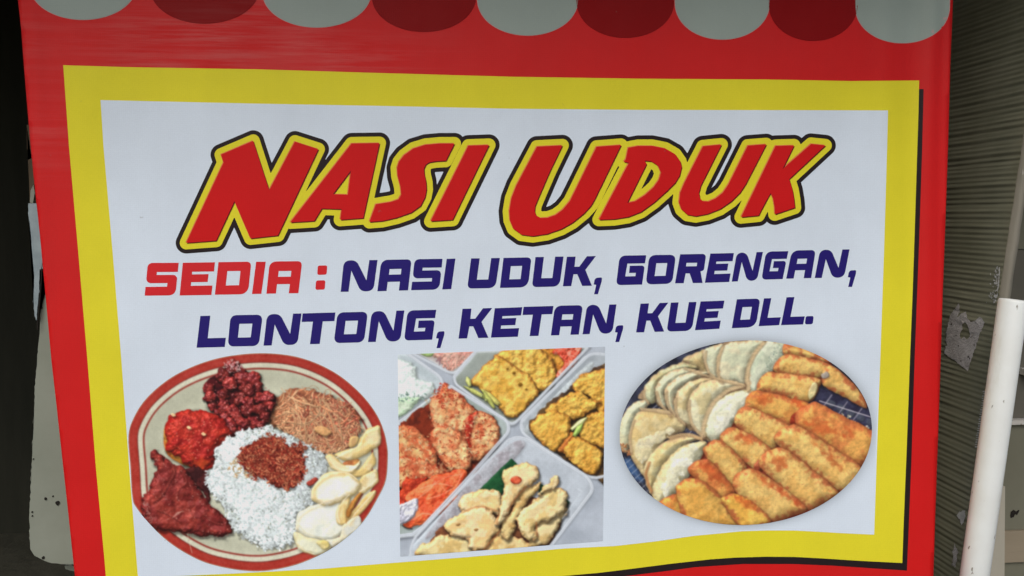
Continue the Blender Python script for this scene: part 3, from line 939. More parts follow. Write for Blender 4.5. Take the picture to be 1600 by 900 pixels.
    def strands(s, d, n, ln, wd, cols, curve=0.6, shade=0.45, field=None, dirf=None, order=None, dmin=0.0, over=3.0):
        """n short curved strands scattered where the field d is above dmin; later ones lie over earlier ones"""
        yy, xx = np.nonzero(d > dmin)
        pick = s.r.integers(0, len(yy), n)
        cols = np.array(cols, float)
        k = int(np.ceil(wd)) + 1
        oy, ox = np.mgrid[-k:k + 1, -k:k + 1]
        oy, ox = oy.ravel(), ox.ravel()
        for i in pick:
            x, y = xx[i] + 0.0, yy[i] + 0.0
            L_ = s.r.uniform(ln[0], ln[1])
            a = s.r.uniform(0, 6.283) if dirf is None else dirf(x, y) + s.r.normal(0, 0.5)
            m = max(4, int(L_ / 0.8))
            da = s.r.normal(0, curve) / m
            an = a + da * np.arange(m) * 3
            px = x + np.cumsum(np.cos(an)) * L_ / m; py = y + np.cumsum(np.sin(an)) * L_ / m
            c = cols[s.r.integers(len(cols))] * s.r.uniform(0.82, 1.12)
            if field is not None: c = c * field[int(y), int(x)]
            wd_ = wd * s.r.uniform(0.8, 1.2) * np.clip(np.sin(np.linspace(0.25, 2.9, m)) * 1.5, 0.35, 1)
            ix = (px[:, None] + ox).round().astype(int); iy = (py[:, None] + oy).round().astype(int)
            dist = np.hypot(ix - px[:, None], iy - py[:, None])
            rel = dist / wd_[:, None]
            # lit from the upper left: the lower right flank of a strand is darker
            side = ((ix - px[:, None]) * 0.63 + (iy - py[:, None]) * 0.77) / wd_[:, None]
            ok = (rel < 1.0) & (ix >= 0) & (iy >= 0) & (ix < s.w) & (iy < s.h)
            ok &= d[np.clip(iy, 0, s.h - 1), np.clip(ix, 0, s.w - 1)] > dmin - over * 2
            ix, iy, side, rel = ix[ok], iy[ok], side[ok], rel[ok]
            if len(ix) == 0: continue
            o = np.argsort(-rel)
            ix, iy, side = ix[o], iy[o], side[o]
            s.C[iy, ix] = np.clip(c[None] * (1 - shade * np.clip(side + 0.2, -0.35, 1))[:, None], 0, 255)

    def finish(s, soft=1):
        return 0.45 * blur(s.C, 1) + 0.55 * blur(s.C, 2)


def sampler(pic, kill=1.0):
    A = pic.finish()
    A = lin(np.clip(A, 0, 255) / 255.0 * 1.0) if A.max() <= 1 else np.where(A / 255 <= 0.04045, A / 255 / 12.92, ((np.clip(A, 0, 255) / 255 + 0.055) / 1.055) ** 2.4)
    A = np.clip(A / kill, 0, 0.92)

    def f(P):
        x = np.clip((P[:, 0] - pic.x0) * pic.S, 0, pic.w - 1.001); y = np.clip((P[:, 1] - pic.y0) * pic.S, 0, pic.h - 1.001)
        i, j = x.astype(int), y.astype(int)
        fx, fy = (x - i)[:, None], (y - j)[:, None]
        return (A[j, i] * (1 - fx) + A[j, i + 1] * fx) * (1 - fy) + (A[j + 1, i] * (1 - fx) + A[j + 1, i + 1] * fx) * fy
    return f


# ---- picture 1: the plate of rice
def paint_plate():
    g = Pic(196, 546, 612, 898, 190, 545, 2.535)
    out = [(28, 345), (50, 270), (100, 195), (180, 125), (270, 75), (370, 40), (470, 22), (570, 17), (680, 28), (780, 60), (870, 110), (950, 180), (1005, 250), (1034, 310),
           (1050, 370), (1055, 430), (1047, 520), (1015, 590), (960, 680), (885, 752), (800, 808), (700, 852), (600, 875), (520, 880), (430, 870), (330, 845), (240, 800), (170, 750), (110, 690), (62, 632), (44, 590), (36, 470)]
    d = g.mask(out, 0) / g.S
    n = fbm(g.h, g.w, 40, 5, 4); nf = fbm(g.h, g.w, 5, 6, 3)
    Y, X = np.mgrid[0:g.h, 0:g.w]
    C = np.ones((g.h, g.w, 3)) * np.array((190, 191, 168.0))
    C += (3 * n + 1.5 * nf)[..., None]
    C *= (1 + 0.05 * sst(X + Y * 0.6, 100, 800) - 0.04)[..., None]
    def band(lo, hi, c, s_=0.5):
        k = (sst(d, lo - s_, lo + s_) * (1 - sst(d, hi - s_, hi + s_)))[..., None]
        return C * (1 - k) + (np.array(c, float) + (3 * n + 3 * nf)[..., None]) * k
    C = band(-9, 1.0, (176, 160, 140))
    C = band(1.0, 14.6, (160, 48, 38))
    C = band(13.6, 15.6, (118, 52, 46), .8)
    C = band(15.2, 22.5, (202, 200, 178))
    C = band(22.6, 25.6, (146, 66, 56), .7)
    hi = np.exp(-((d - 8) / 3.0) ** 2)[..., None] * 0.10
    C = C * (1 - hi) + 215 * 0.1 * hi * 4 + C * hi * 0.6
    g.C = C
    # inner bowl shading of the plate
    g.C *= (1 - 0.06 * np.exp(-((d - 38) / 14) ** 2))[..., None]
    # noodles
    noo = [(578, 245), (600, 200), (640, 175), (700, 160), (765, 165), (850, 195), (915, 240), (945, 290), (938, 340), (890, 385), (825, 415), (765, 400), (700, 350), (630, 320), (582, 295)]
    g.item(noo, (150, 92, 62), (124, 66, 50), R=26, wob=4, bump=1.2, bc=8, shadow=0.5, so=(3, 6), sb=12, spec=0)
    dn = g.mask(noo, 3)
    fld = 0.95 + 0.28 * sst(fbm(g.h, g.w, 26, 71, 3), -1.2, 1.2) - 0.14 * sst(X + 0.8 * Y, 640, 850)
    right = sst(X + 0.5 * Y, 600, 720)
    cx, cy = 440, 240
    dirf = lambda x, y: math.atan2(y - 250, x - 480) + 1.57
    g.strands(dn, 300, (50, 130), 2.3, [(208, 150, 110), (196, 130, 92), (182, 112, 80), (214, 164, 124)], 0.8, 0.48, fld, dirf, dmin=4)
    g.strands(np.where(right + 0.35 * fbm(g.h, g.w, 12, 77, 3) > 0.55, dn, -9), 130, (40, 90), 2.3, [(184, 102, 78), (168, 82, 64), (198, 126, 96), (210, 152, 116)], 0.8, 0.5, fld, None, dmin=4)
    g.strands(dn, 70, (40, 120), 2.0, [(222, 178, 134), (214, 164, 120), (204, 140, 100)], 0.9, 0.5, None, dirf, dmin=6)
    g.strands(np.where(dn < 12, dn, -9), 40, (20, 50), 1.1, [(196, 160, 120), (180, 130, 96)], 1.0, 0.2, None, None, dmin=-4, over=6)
    g.item([(765, 310), (800, 305), (830, 330), (810, 345), (780, 335)], (200, 150, 98), R=5, wob=1, shadow=.3)
    # red soy chunks
    ch = [(400, 105, 30), (440, 68, 28), (470, 95, 26), (430, 135, 30), (480, 115, 34), (520, 118, 30), (540, 150, 24), (500, 160, 32), (470, 200, 30), (540, 195, 28), (575, 195, 26), (590, 190, 18), (590, 225, 22),
          (345, 155, 25), (350, 190, 26), (365, 225, 22), (405, 180, 26), (405, 225, 28), (380, 255, 20), (440, 250, 28), (500, 240, 30), (550, 240, 28), (570, 270, 22), (455, 270, 26), (480, 295, 28), (520, 295, 26), (555, 300, 22), (430, 300, 26), (440, 325, 20), (475, 328, 18), (410, 275, 22), (505, 210, 24)]
    shp = g.r
    g.item([(330, 140), (380, 100), (440, 45), (480, 80), (545, 105), (560, 165), (610, 185), (600, 240), (575, 300), (520, 315), (480, 345), (420, 340), (400, 280), (350, 240), (335, 190)], (70, 18, 22), (48, 12, 18), R=14, wob=3, shadow=0.4, so=(4, 6), sb=12, spec=0)
    for x, y, r in sorted(ch, key=lambda t: t[1] + shp.normal(0, 20)):
        k = 9
        pts = [(x + r * shp.uniform(.72, 1.12) * math.cos(6.283 * t / k), y + r * shp.uniform(.72, 1.12) * math.sin(6.283 * t / k)) for t in range(k)]
        dk = shp.uniform(0.8, 1.1)
        g.item(pts, (138 * dk, 42 * dk, 38 * dk), (102 * dk, 26 * dk, 29 * dk), R=13, wob=2.0, wobc=7, bump=1.5, bc=9, spec=0.34, gloss=26, mixc_=12, shadow=0.6, so=(2, 4), sb=5, amb=0.40, noise_col=0.08)
    dch = g.mask([(410, 60), (430, 45), (462, 48), (478, 75), (455, 90), (425, 92)], 2)
    g.strands(dch, 60, (3, 8), 1.6, [(210, 170, 165), (180, 120, 120), (225, 190, 185)], 0.4, 0.4)
    dch = g.mask([(340, 140), (420, 80), (560, 120), (600, 200), (560, 300), (480, 330), (420, 320), (350, 230)], 2)
    g.strands(dch, 110, (2, 6), 1.2, [(205, 120, 112), (190, 90, 84), (225, 160, 150)], 0.5, 0.2, dmin=6)
    # egg in red sauce
    g.item([(168, 345), (175, 300), (200, 300), (300, 400), (330, 470), (300, 478), (215, 445), (176, 405)], (214, 140, 56), (224, 112, 40), R=14, wob=1, shadow=0.3)
    egg = [(170, 330), (180, 285), (205, 258), (258, 242), (330, 245), (395, 270), (425, 310), (440, 340), (400, 380), (372, 440), (335, 490), (290, 470), (250, 455), (225, 425), (180, 400), (176, 360)]
    g.item(egg, (170, 44, 33), (146, 29, 26), R=40, wob=3.0, wobc=10, bump=1.7, bc=13, spec=0.16, gloss=26, mixc_=30, shadow=0.5, so=(4, 6), sb=10, amb=0.45, noise_col=0.05, edge=(150, 22, 18), ew=6)
    dl = g.mask([(235, 425), (290, 430), (345, 440), (330, 485), (280, 470)], 5)
    k = (sst(dl, 0, 16) * 0.5)[..., None]; g.C = g.C * (1 - k) + np.array((214, 92, 42.0)) * k
    de = g.mask([(180, 310), (240, 260), (330, 260), (395, 300), (370, 400), (330, 450), (250, 430), (190, 380)], 2)
    g.strands(de, 90, (2, 7), 1.1, [(226, 120, 92), (214, 88, 62), (235, 160, 130)], 0.6, 0.2)
    for x, y in ((268, 312), (326, 338), (206, 262)):
        g.item([(x - 10, y - 2), (x, y - 7), (x + 10, y + 2), (x, y + 7)], (236, 190, 140), R=3, wob=0.3, shadow=0.3)
    # dark gap and brown stewed tofu
    g.item([(250, 480), (300, 470), (345, 500), (350, 560), (350, 600), (310, 560)], (74, 26, 26), (50, 18, 20), R=10, wob=4, spec=0.05, shadow=0.2)
    tof = [(125, 402), (150, 412), (190, 445), (235, 465), (270, 500), (300, 545), (330, 590), (375, 632), (415, 672), (436, 705), (438, 730), (400, 745), (330, 743), (270, 733), (200, 722), (130, 712), (92, 672), (79, 630), (84, 590), (112, 555), (130, 500), (140, 470), (120, 435)]
    g.item(tof, (134, 46, 38), (112, 34, 32), R=24, wob=3, wobc=10, bump=2.6, bc=22, spec=0.16, gloss=20, mixc_=34, shadow=0.45, so=(3, 6), sb=9, amb=0.42, noise_col=0.07, edge=(96, 28, 28), ew=10)
    for pts, w in (([(195, 450), (215, 490), (190, 540), (160, 590), (130, 610)], 6), ([(240, 480), (262, 530), (230, 560), (225, 600)], 5), ([(275, 540), (300, 580), (330, 610), (345, 640)], 5), ([(330, 660), (365, 690), (400, 700)], 4), ([(140, 640), (190, 660), (240, 690)], 4)):
        g.line(pts, w, (58, 14, 14), 0.55, 4, True)
        g.line([(x - 5, y - 6) for x, y in pts], w - 1, (168, 78, 66), 0.45, 4, True)
    dt = g.mask(tof, 3)
    g.strands(dt * (sst(-X * 0.4 + Y, 150, 380)), 200, (2, 8), 1.1, [(168, 92, 82), (150, 70, 62), (190, 128, 116)], 0.6, 0.3, dmin=3)
    g.strands(g.mask([(80, 610), (100, 600), (115, 640), (125, 700), (95, 670)], 1), 45, (3, 10), 1.2, [(188, 140, 130), (165, 100, 92)], 0.6, 0.3)
    for t in range(7): g.line([(200 + 4 * t, 672 - 3 * t), (215 + 5 * t, 652 - 2 * t), (225 + 4 * t, 645)], 1.0, (205, 168, 150), 0.75, 1)
    g.line([(262, 732), (268, 760), (280, 808)], 1.8, (206, 198, 175), .8, 1, True)
    g.line([(275, 735), (264, 765)], 1.5, (160, 130, 110), .7, 1)
    # rice
    rice = [(345, 492), (372, 470), (375, 405), (425, 352), (500, 320), (580, 310), (650, 335), (700, 362), (760, 392), (815, 432), (812, 500), (772, 555), (765, 605), (705, 660), (692, 740), (640, 785), (560, 785), (480, 742), (432, 692), (418, 642), (372, 582), (340, 530)]
    g.item(rice, (210, 220, 219), (200, 210, 205), R=46, wob=5, wobc=9, bump=1.2, bc=9, spec=0, shadow=0.35, so=(3, 6), sb=8, amb=0.55)
    dr = g.mask(rice, 4)
    clump = fbm(g.h, g.w, 24, 301, 4); fine = fbm(g.h, g.w, 9, 302, 3)
    lum = 0.955 + 0.035 * clump + 0.03 * fine + 0.06 * sst(dr, 0, 50) - 0.13 * sst(X - 0.15 * Y, 400, 520)
    g.strands(dr, 2600, (7, 12), 2.3, [(222, 231, 231), (216, 226, 226), (226, 234, 234), (212, 222, 220)], 0.25, 0.11, np.clip(lum, 0.6, 1.06), None, dmin=-2)
    g.strands(dr * (clump + fine < -1.25), 110, (3, 9), 1.4, [(120, 128, 116), (140, 140, 118), (98, 108, 100)], 0.5, 0.1, dmin=6)
    g.strands(dr * (clump + fine > -0.6), 700, (7, 11), 2.2, [(230, 238, 240), (225, 234, 235)], 0.2, 0.09, np.clip(lum, 0.7, 1.06), None, dmin=8)
    g.strands(dr * (X > 400) , 60, (3, 8), 1.3, [(132, 138, 120), (150, 150, 128)], 0.5, 0.1, dmin=3)
    # fried shallots
    sha = [(470, 430), (490, 395), (530, 365), (575, 345), (620, 350), (665, 378), (720, 382), (722, 440), (724, 500), (690, 535), (645, 550), (592, 528), (545, 510), (505, 495), (480, 465)]
    g.item(sha, (120, 40, 28), (92, 26, 22), R=26, wob=5, wobc=8, bump=1.6, bc=6, spec=0.03, shadow=0.35, so=(2, 5), sb=8)
    ds = g.mask(sha, 6)
    g.strands(g.mask([(430, 450), (470, 440), (520, 480), (500, 510), (440, 490)], 4), 60, (6, 14), 1.6, [(206, 170, 116), (196, 150, 96), (214, 190, 150)], 0.6, 0.35)
    g.strands(ds, 900, (6, 17), 1.7, [(170, 72, 50), (188, 98, 68), (158, 58, 44), (198, 122, 88), (140, 46, 38)], 0.9, 0.42, np.clip(0.95 + 0.13 * fine, 0.6, 1.2), None, dmin=-2)
    g.strands(ds, 110, (4, 10), 1.3, [(216, 142, 104), (210, 128, 88)], 0.8, 0.3, dmin=4)
    g.item([(735, 530), (765, 508), (778, 520), (750, 540)], (150, 52, 40), R=4, wob=1.5, bump=1)
    # crackers
    k1, k2, k3 = (230, 214, 168), (216, 192, 130), (228, 222, 204)
    def crk(pts, c1=k1, c2=k3, e=(206, 178, 112), ew=7, R=8, sh=0.35, amb=0.62): g.item(pts, c1, c2, R=R * 0.9, wob=2.2, wobc=24, bump=1.1, bc=30, spec=0.02, edge=e, ew=ew * 1.5, en=1.4, shadow=sh * .62, so=(2, 3), sb=5, amb=amb, noise_col=0.012, mixc_=34)
    crk([(905, 355), (925, 345), (942, 352), (930, 380), (905, 388)], (200, 170, 120), (190, 150, 100))
    crk([(1000, 410), (1006, 450), (965, 502), (920, 512), (890, 492), (945, 470), (985, 415)], (214, 186, 120), (222, 200, 150))
    g.item([(880, 450), (930, 435), (945, 445), (930, 470), (890, 470)], (190, 130, 70), (170, 100, 56), R=8, wob=1, shadow=.3)
    crk([(808, 428), (830, 418), (855, 430), (880, 458), (915, 462), (945, 440), (944, 465), (915, 490), (870, 490), (830, 465)])
    crk([(845, 418), (890, 400), (930, 386), (945, 352), (972, 318), (1022, 309), (1024, 372), (1000, 396), (950, 425), (890, 443), (858, 434)], (222, 196, 132), (230, 212, 166), R=16)
    crk([(938, 548), (958, 502), (1010, 473), (1016, 520), (980, 556), (945, 572)], (214, 192, 140), (224, 214, 180))
    crk([(688, 715), (698, 660), (740, 625), (790, 608), (850, 600), (885, 640), (895, 690), (862, 742), (800, 757), (730, 742)], (214, 218, 206), (224, 224, 206), (214, 210, 180), 9, 14)
    crk([(930, 622), (965, 585), (1003, 560), (1002, 580), (960, 640), (900, 692), (890, 672)], (206, 170, 104), (220, 196, 140))
    g.item([(890, 640), (930, 580), (950, 572), (930, 610), (900, 668)], (176, 112, 50), (196, 136, 66), R=8, wob=1, shadow=.25, spec=0)
    crk([(858, 690), (850, 640), (875, 600), (905, 572), (905, 610), (890, 650), (892, 690)], (216, 188, 124), (226, 206, 156))
    crk([(748, 582), (765, 532), (825, 490), (895, 488), (940, 518), (938, 558), (872, 602), (808, 622), (765, 608)], (228, 222, 200), (234, 228, 212), (212, 186, 120), 11, 18)
    crk([(880, 692), (940, 660), (946, 702), (890, 752), (830, 788), (800, 757), (862, 742)], (206, 206, 194), (214, 206, 176), (206, 200, 170), 5)
    crk([(686, 725), (740, 742), (800, 757), (826, 780), (812, 802), (760, 817), (706, 795), (690, 765)], (216, 216, 190), (220, 214, 176), (208, 196, 144), 6, 12)
    g.item([(770, 765), (812, 758), (826, 782), (800, 795)], (212, 194, 122), (216, 200, 140), R=8, wob=1, shadow=.1, spec=0)
    for pts, w_, c_, a_ in (([(765, 590), (775, 545), (830, 505), (890, 500)], 9, (212, 184, 112), .5), ([(790, 600), (850, 600), (910, 570)], 7, (206, 180, 116), .4), ([(800, 560), (860, 545), (905, 540)], 26, (236, 230, 222), .6), ([(720, 690), (780, 650), (840, 660)], 34, (226, 228, 224), .5), ([(860, 420), (930, 400), (990, 360)], 9, (236, 220, 178), .7),
                              ([(830, 445), (860, 475), (900, 482)], 6, (238, 226, 190), .6), ([(985, 430), (960, 470)], 8, (236, 220, 176), .6), ([(890, 690), (895, 640), (935, 575)], 5, (160, 104, 48), .5), ([(880, 600), (868, 660)], 6, (236, 218, 170), .6), ([(700, 740), (770, 765)], 8, (222, 214, 170), .5), ([(705, 700), (735, 730), (800, 752)], 4, (206, 200, 168), .6)):
        g.line(pts, w_, c_, a_, w_ * .9, True)
    for pts, w_ in (([(752, 580), (768, 535), (825, 494), (893, 491), (935, 518)], 3.2), ([(850, 432), (890, 408), (940, 382), (965, 335), (1000, 314)], 3), ([(690, 715), (702, 662), (745, 628), (795, 612)], 3), ([(812, 430), (835, 455), (870, 478), (915, 478), (942, 455)], 2.6), ([(900, 688), (935, 640), (1000, 568)], 2.6), ([(864, 690), (856, 645), (880, 600), (903, 577)], 2.6), ([(690, 765), (720, 795), (762, 812)], 2.6), ([(942, 565), (975, 545), (1012, 515)], 2.4)):
        g.line(pts, w_, (242, 232, 204), .75, 2, True)
        g.line([(x + 7, y + 8) for x, y in pts], w_ * 2, (196, 164, 100), .28, 6, True)
    g.C *= (1 + 0.012 * fbm(g.h, g.w, 3, 900, 2))[..., None]
    return g, d


# ---- picture 2: boxes of fried snacks
def paint_boxes():
    g = Pic(617, 538, 949, 873, 610, 530, 2.5714, (166, 174, 184))
    n = fbm(g.h, g.w, 60, 15, 4); Y, X = np.mgrid[0:g.h, 0:g.w]
    g.C = g.C + (5 * n)[..., None]
    def plastic(pts, c, c2, e=(205, 212, 218), sh=0.25, smooth=False): g.item(rounded([tuple(p) for p in pts]), c, c2, R=16, flat=0.85, wob=0, bump=0.5, bc=40, spec=0, edge=e, ew=9, en=0.1, shadow=sh, so=(3, 4), sb=8, mixc_=60, noise_col=0.012, smooth=False)
    def rim(pts, w=6):
        q = rounded([tuple(p) for p in pts] )
        for off, ww, c, a in ((0, w + 5, (150, 158, 168), .55), (0, w + 1.5, (208, 214, 220), .95), (0, w * .35, (160, 168, 178), .75)):
            g.line([(x + off, y + off) for x, y in q], ww, c, a, 1.2)
        g.line([(x - 3, y - 4) for x, y in q], 1.3, (226, 231, 235), .8, 1)
    def food(pts, c1, c2, e, ew=7, R=12, bump=1.3, bc=11, sh=0.5, speck=None, sp=0.07, wob=2.4, amb=0.42, mixc_=24, noise_col=0.06, **k): g.item(pts, c1, c2, R=R, wob=wob, wobc=11, bump=bump, bc=bc, spec=sp, gloss=12, edge=e, ew=ew, shadow=sh, so=(3, 5), sb=7, speck=speck, amb=amb, mixc_=mixc_, noise_col=noise_col, **k)
    # top left: white food and pink shreds
    plastic([(20, 50), (75, 62), (208, 160, 20), (212, 200, 12), (20, 345)], (176, 188, 192), (190, 200, 204))
    food([(20, 90), (60, 85), (100, 110), (108, 160), (165, 172), (178, 200), (150, 235), (110, 245), (20, 250)], (216, 226, 222), (204, 216, 210), (190, 205, 200), R=16, bump=0.7, sh=.2, amb=.6)
    food([(20, 245), (60, 232), (118, 236), (100, 265), (60, 300), (20, 318)], (186, 210, 178), (200, 216, 190), (170, 195, 165), R=12, bump=0.6, sh=.2, amb=.6)
    g.strands(g.mask([(30, 225), (140, 215), (120, 240), (30, 260)], 2), 24, (4, 12), 1.4, [(110, 140, 120), (90, 120, 110)], .5, .1)
    rim([(70, 58), (200, 150, 26), (212, 180, 30), (196, 215), (28, 338)], 6)
    plastic([(95, 50), (335, 45), (292, 105), (255, 140, 20), (236, 132, 10)], (186, 188, 186), (200, 190, 186))
    g.item([(150, 52), (335, 45), (310, 85), (262, 118), (215, 108), (170, 75)], (212, 164, 148), (200, 140, 128), R=10, wob=4, bump=1, bc=8, shadow=.1, spec=.05)
    g.item([(120, 52), (175, 52), (165, 72), (140, 68)], (150, 176, 110), R=6, wob=2, shadow=.1)
    g.strands(g.mask([(205, 60), (320, 50), (290, 95), (240, 115), (212, 100)], 2), 60, (12, 30), 1.8, [(222, 176, 158), (206, 150, 134), (228, 190, 172)], .3, .3, dirf=lambda x, y: 1.9)
    g.line([(186, 88), (200, 72), (198, 100)], 6, (130, 96, 104), .7, 3)
    rim([(88, 56), (232, 132, 16), (262, 138, 24), (300, 92), (345, 46)], 5)
    # centre top: battered tempeh
    plastic([(252, 160), (345, 48), (800, 30), (512, 330), (490, 350, 16), (465, 338, 12), (258, 182, 12)], (150, 158, 152), (134, 142, 132))
    yb, yc, ye = (222, 178, 86), (210, 160, 68), (166, 102, 44)
    food([(590, 30), (650, 30), (702, 92), (682, 135), (640, 120)], (196, 138, 52), (172, 104, 36), ye, speck=(96, 58, 24))
    food([(400, 95), (450, 40), (500, 30), (590, 32), (645, 75), (668, 135), (642, 192), (592, 210), (540, 180), (470, 120)], yb, yc, ye, 9, 14, 2.0, 12, speck=(104, 66, 26))
    food([(322, 178), (345, 140), (385, 95), (440, 68), (500, 110), (562, 155), (592, 215), (555, 265), (510, 308), (470, 312), (448, 285), (425, 262), (400, 222), (350, 195)], (222, 178, 84), (206, 156, 62), ye, 8, 12, 1.2, 14, speck=(112, 72, 26))
    g.item([(650, 50), (700, 28), (768, 30), (755, 78), (700, 140), (672, 155), (668, 138), (702, 92)], (198, 62, 40), (222, 120, 96), R=8, wob=2, bump=2, bc=10, spec=.25, gloss=10, shadow=.2, mixc_=14)
    for x, y, r in ((522, 182, 9), (497, 135, 7), (470, 118, 5), (545, 200, 5)):
        g.item([(x - r, y), (x, y - r * .8), (x + r, y), (x, y + r * .8)], (120, 84, 24), R=3, wob=.6, shadow=.2, spec=0)
        g.line([(x - r, y + 2), (x, y + r * .9), (x + r, y + 1)], 1.2, (96, 62, 20), .7, 1, True)
    def chilli(a, b, c, w):
        a, b = np.array(a, float), np.array(b, float); m = (a + b) / 2; n_ = np.array([-(b - a)[1], (b - a)[0]]); n_ /= np.linalg.norm(n_)
        g.item([tuple(a), tuple(m * .6 + a * .4 + n_ * w * .9), tuple(m + n_ * w), tuple(b + n_ * w * .6), tuple(b), tuple(b - n_ * w * .6), tuple(m - n_ * w), tuple(m * .6 + a * .4 - n_ * w * .8)], c, R=8, wob=.5, bump=.3, spec=.15, shadow=.45, so=(2, 3), sb=4)
    chilli((292, 186), (392, 240), (196, 200, 112), 9); chilli((308, 150), (320, 190), (200, 204, 120), 9)
    chilli((362, 198), (436, 262), (206, 200, 106), 12); chilli((372, 206), (418, 276), (190, 196, 104), 9)
    for x, y in ((366, 228), (384, 244)):
        g.item([(x - 7, y), (x, y - 7), (x + 7, y), (x, y + 7)], (120, 130, 70), R=3, wob=.3, shadow=.2); g.item([(x - 4, y), (x, y - 4), (x + 4, y), (x, y + 4)], (196, 204, 140), R=3, wob=.2, shadow=0)
    rim([(345, 46), (256, 150), (262, 180, 12), (468, 330, 12), (492, 342, 14), (515, 322), (790, 36)], 5)
    # right: yellow fritters
    plastic([(522, 335), (775, 70), (805, 56, 16), (900, 60), (900, 560), (805, 556, 20), (545, 395, 20)], (150, 158, 164), (166, 174, 180))
    g.item([(545, 350), (780, 110), (800, 130), (600, 330), (580, 380)], (176, 184, 186), R=20, flat=.8, wob=0, shadow=0, spec=0)
    g.item([(560, 340), (720, 200), (900, 110), (900, 560), (800, 545), (670, 460)], (92, 70, 44), (70, 52, 40), R=12, wob=3, spec=0, shadow=.3)
    fb, fc, fe = (218, 174, 80), (204, 152, 62), (168, 104, 42)
    food([(735, 175), (765, 145), (810, 132), (900, 118), (900, 235), (820, 252), (785, 218), (742, 212)], fb, fc, fe, bump=2.0, speck=(110, 66, 26))
    food([(832, 248), (900, 225), (900, 300), (842, 298)], (190, 120, 46), fc, fe, bump=1.6)
    food([(768, 335), (815, 298), (900, 300), (900, 425), (805, 425), (762, 392)], (208, 160, 70), fc, fe, bump=1.7, speck=(110, 66, 26))
    food([(618, 292), (665, 248), (705, 222), (762, 208), (800, 240), (838, 252), (802, 292), (735, 325), (690, 330)], fb, fc, fe, bump=1.9, speck=(110, 66, 26))
    food([(560, 352), (580, 320), (612, 298), (660, 286), (722, 312), (718, 378), (672, 442), (640, 442), (598, 412)], (218, 172, 78), fc, fe, 8, 14, 1.3, 13, speck=(116, 74, 30))
    food([(672, 445), (720, 380), (740, 392), (700, 455)], (176, 106, 50), (150, 80, 36), fe, bump=1.6)
    food([(692, 450), (715, 415), (742, 390), (800, 418), (852, 458), (838, 530), (800, 542), (760, 518), (712, 482)], (218, 172, 78), (200, 146, 58), fe, 7, 14, 1.5, 12, speck=(116, 74, 30))
    chilli((792, 312), (728, 362), (204, 208, 140), 10); chilli((772, 340), (738, 388), (150, 180, 86), 11)
    g.line([(700, 222), (722, 204), (735, 210)], 6, (40, 36, 34), .8, 3)
    rim([(900, 66), (835, 58, 8), (800, 60, 26), (525, 328, 10), (526, 372, 18), (560, 400), (790, 552, 18), (830, 556), (900, 540)], 6)
    # left: red and cream fritters
    plastic([(20, 350), (205, 196), (240, 186, 12), (470, 330, 18), (476, 372, 18), (110, 790), (20, 800)], (164, 176, 174), (150, 162, 156))
    g.item([(130, 290), (200, 220), (260, 250), (200, 330), (140, 390), (90, 370)], (130, 152, 138), (150, 166, 150), R=20, wob=3, shadow=.1, spec=0, flat=.8)
    chilli((64, 322), (104, 366), (206, 208, 100), 9); g.item([(125, 365), (150, 362), (152, 390), (130, 392)], (150, 186, 80), R=6, wob=1.5, shadow=.2)
    g.item([(30, 370), (170, 250), (300, 260), (420, 330), (410, 440), (300, 560), (100, 640), (20, 620)], (120, 44, 26), (90, 34, 24), R=12, wob=4, spec=0, shadow=.25)
    rb, rc, re_ = (220, 178, 124), (208, 142, 92), (180, 78, 50)
    F_ = dict(bump=1.7, bc=14, speck=(150, 66, 40), speckd=1.5, mixc_=22, noise_col=0.06)
    food([(162, 255), (190, 220), (212, 178), (240, 188), (272, 206), (300, 240), (332, 275), (335, 330), (312, 385), (250, 370), (172, 350)], rb, rc, re_, 17, 16, **F_)
    food([(315, 320), (348, 288), (400, 300), (436, 350), (432, 415), (385, 470), (330, 490), (312, 410)], (216, 172, 118), rc, re_, 17, 16, **F_)
    g.item([(300, 330), (345, 290), (352, 310), (322, 380), (318, 430), (300, 400)], (176, 44, 28), (150, 34, 24), R=8, wob=3, bump=1.6, shadow=.2)
    food([(158, 375), (185, 350), (235, 345), (292, 390), (322, 450), (322, 515), (275, 530), (232, 522), (192, 470), (162, 425)], (220, 180, 124), rc, re_, 17, 16, **F_)
    food([(20, 355), (80, 350), (130, 380), (165, 420), (190, 475), (180, 512), (120, 500), (20, 480)], (214, 164, 106), (200, 116, 72), re_, 13, 14, **F_)
    food([(20, 482), (60, 470), (120, 478), (180, 508), (216, 545), (170, 562), (110, 570), (60, 602), (20, 570)], (212, 166, 110), (196, 116, 76), re_, 13, 14, **F_)
    g.strands(g.mask([(170, 215), (215, 178), (270, 205), (300, 240), (250, 240), (200, 270)], 3), 70, (5, 13), 1.6, [(180, 40, 28), (160, 30, 24), (200, 70, 46)], .6, .4)
    g.strands(g.mask([(20, 360), (150, 370), (300, 400), (320, 520), (210, 540), (30, 590)], 3), 130, (5, 16), 1.4, [(176, 52, 32), (222, 184, 132), (190, 80, 48), (230, 200, 150)], .7, .4)
    g.strands(g.mask([(155, 240), (185, 215), (180, 300), (150, 300)], 3), 22, (10, 26), 1.0, [(206, 176, 130), (196, 160, 110)], .5, .2)
    g.strands(g.mask([(230, 220), (320, 280), (420, 320), (420, 400), (330, 470), (300, 370)], 3), 90, (5, 14), 1.4, [(180, 60, 38), (226, 186, 136), (160, 46, 30)], .7, .4)
    for pts in ([(170, 300), (210, 250), (250, 230)], [(215, 360), (260, 300), (320, 290)], [(240, 430), (270, 470), (300, 500)], [(180, 400), (215, 380), (270, 390)], [(340, 440), (370, 380), (360, 330)], [(60, 390), (110, 420), (150, 470)], [(40, 520), (110, 520), (180, 530)], [(60, 560), (130, 545), (200, 545)]):
        g.line(pts, 9, (184, 66, 40), .35, 8, True)
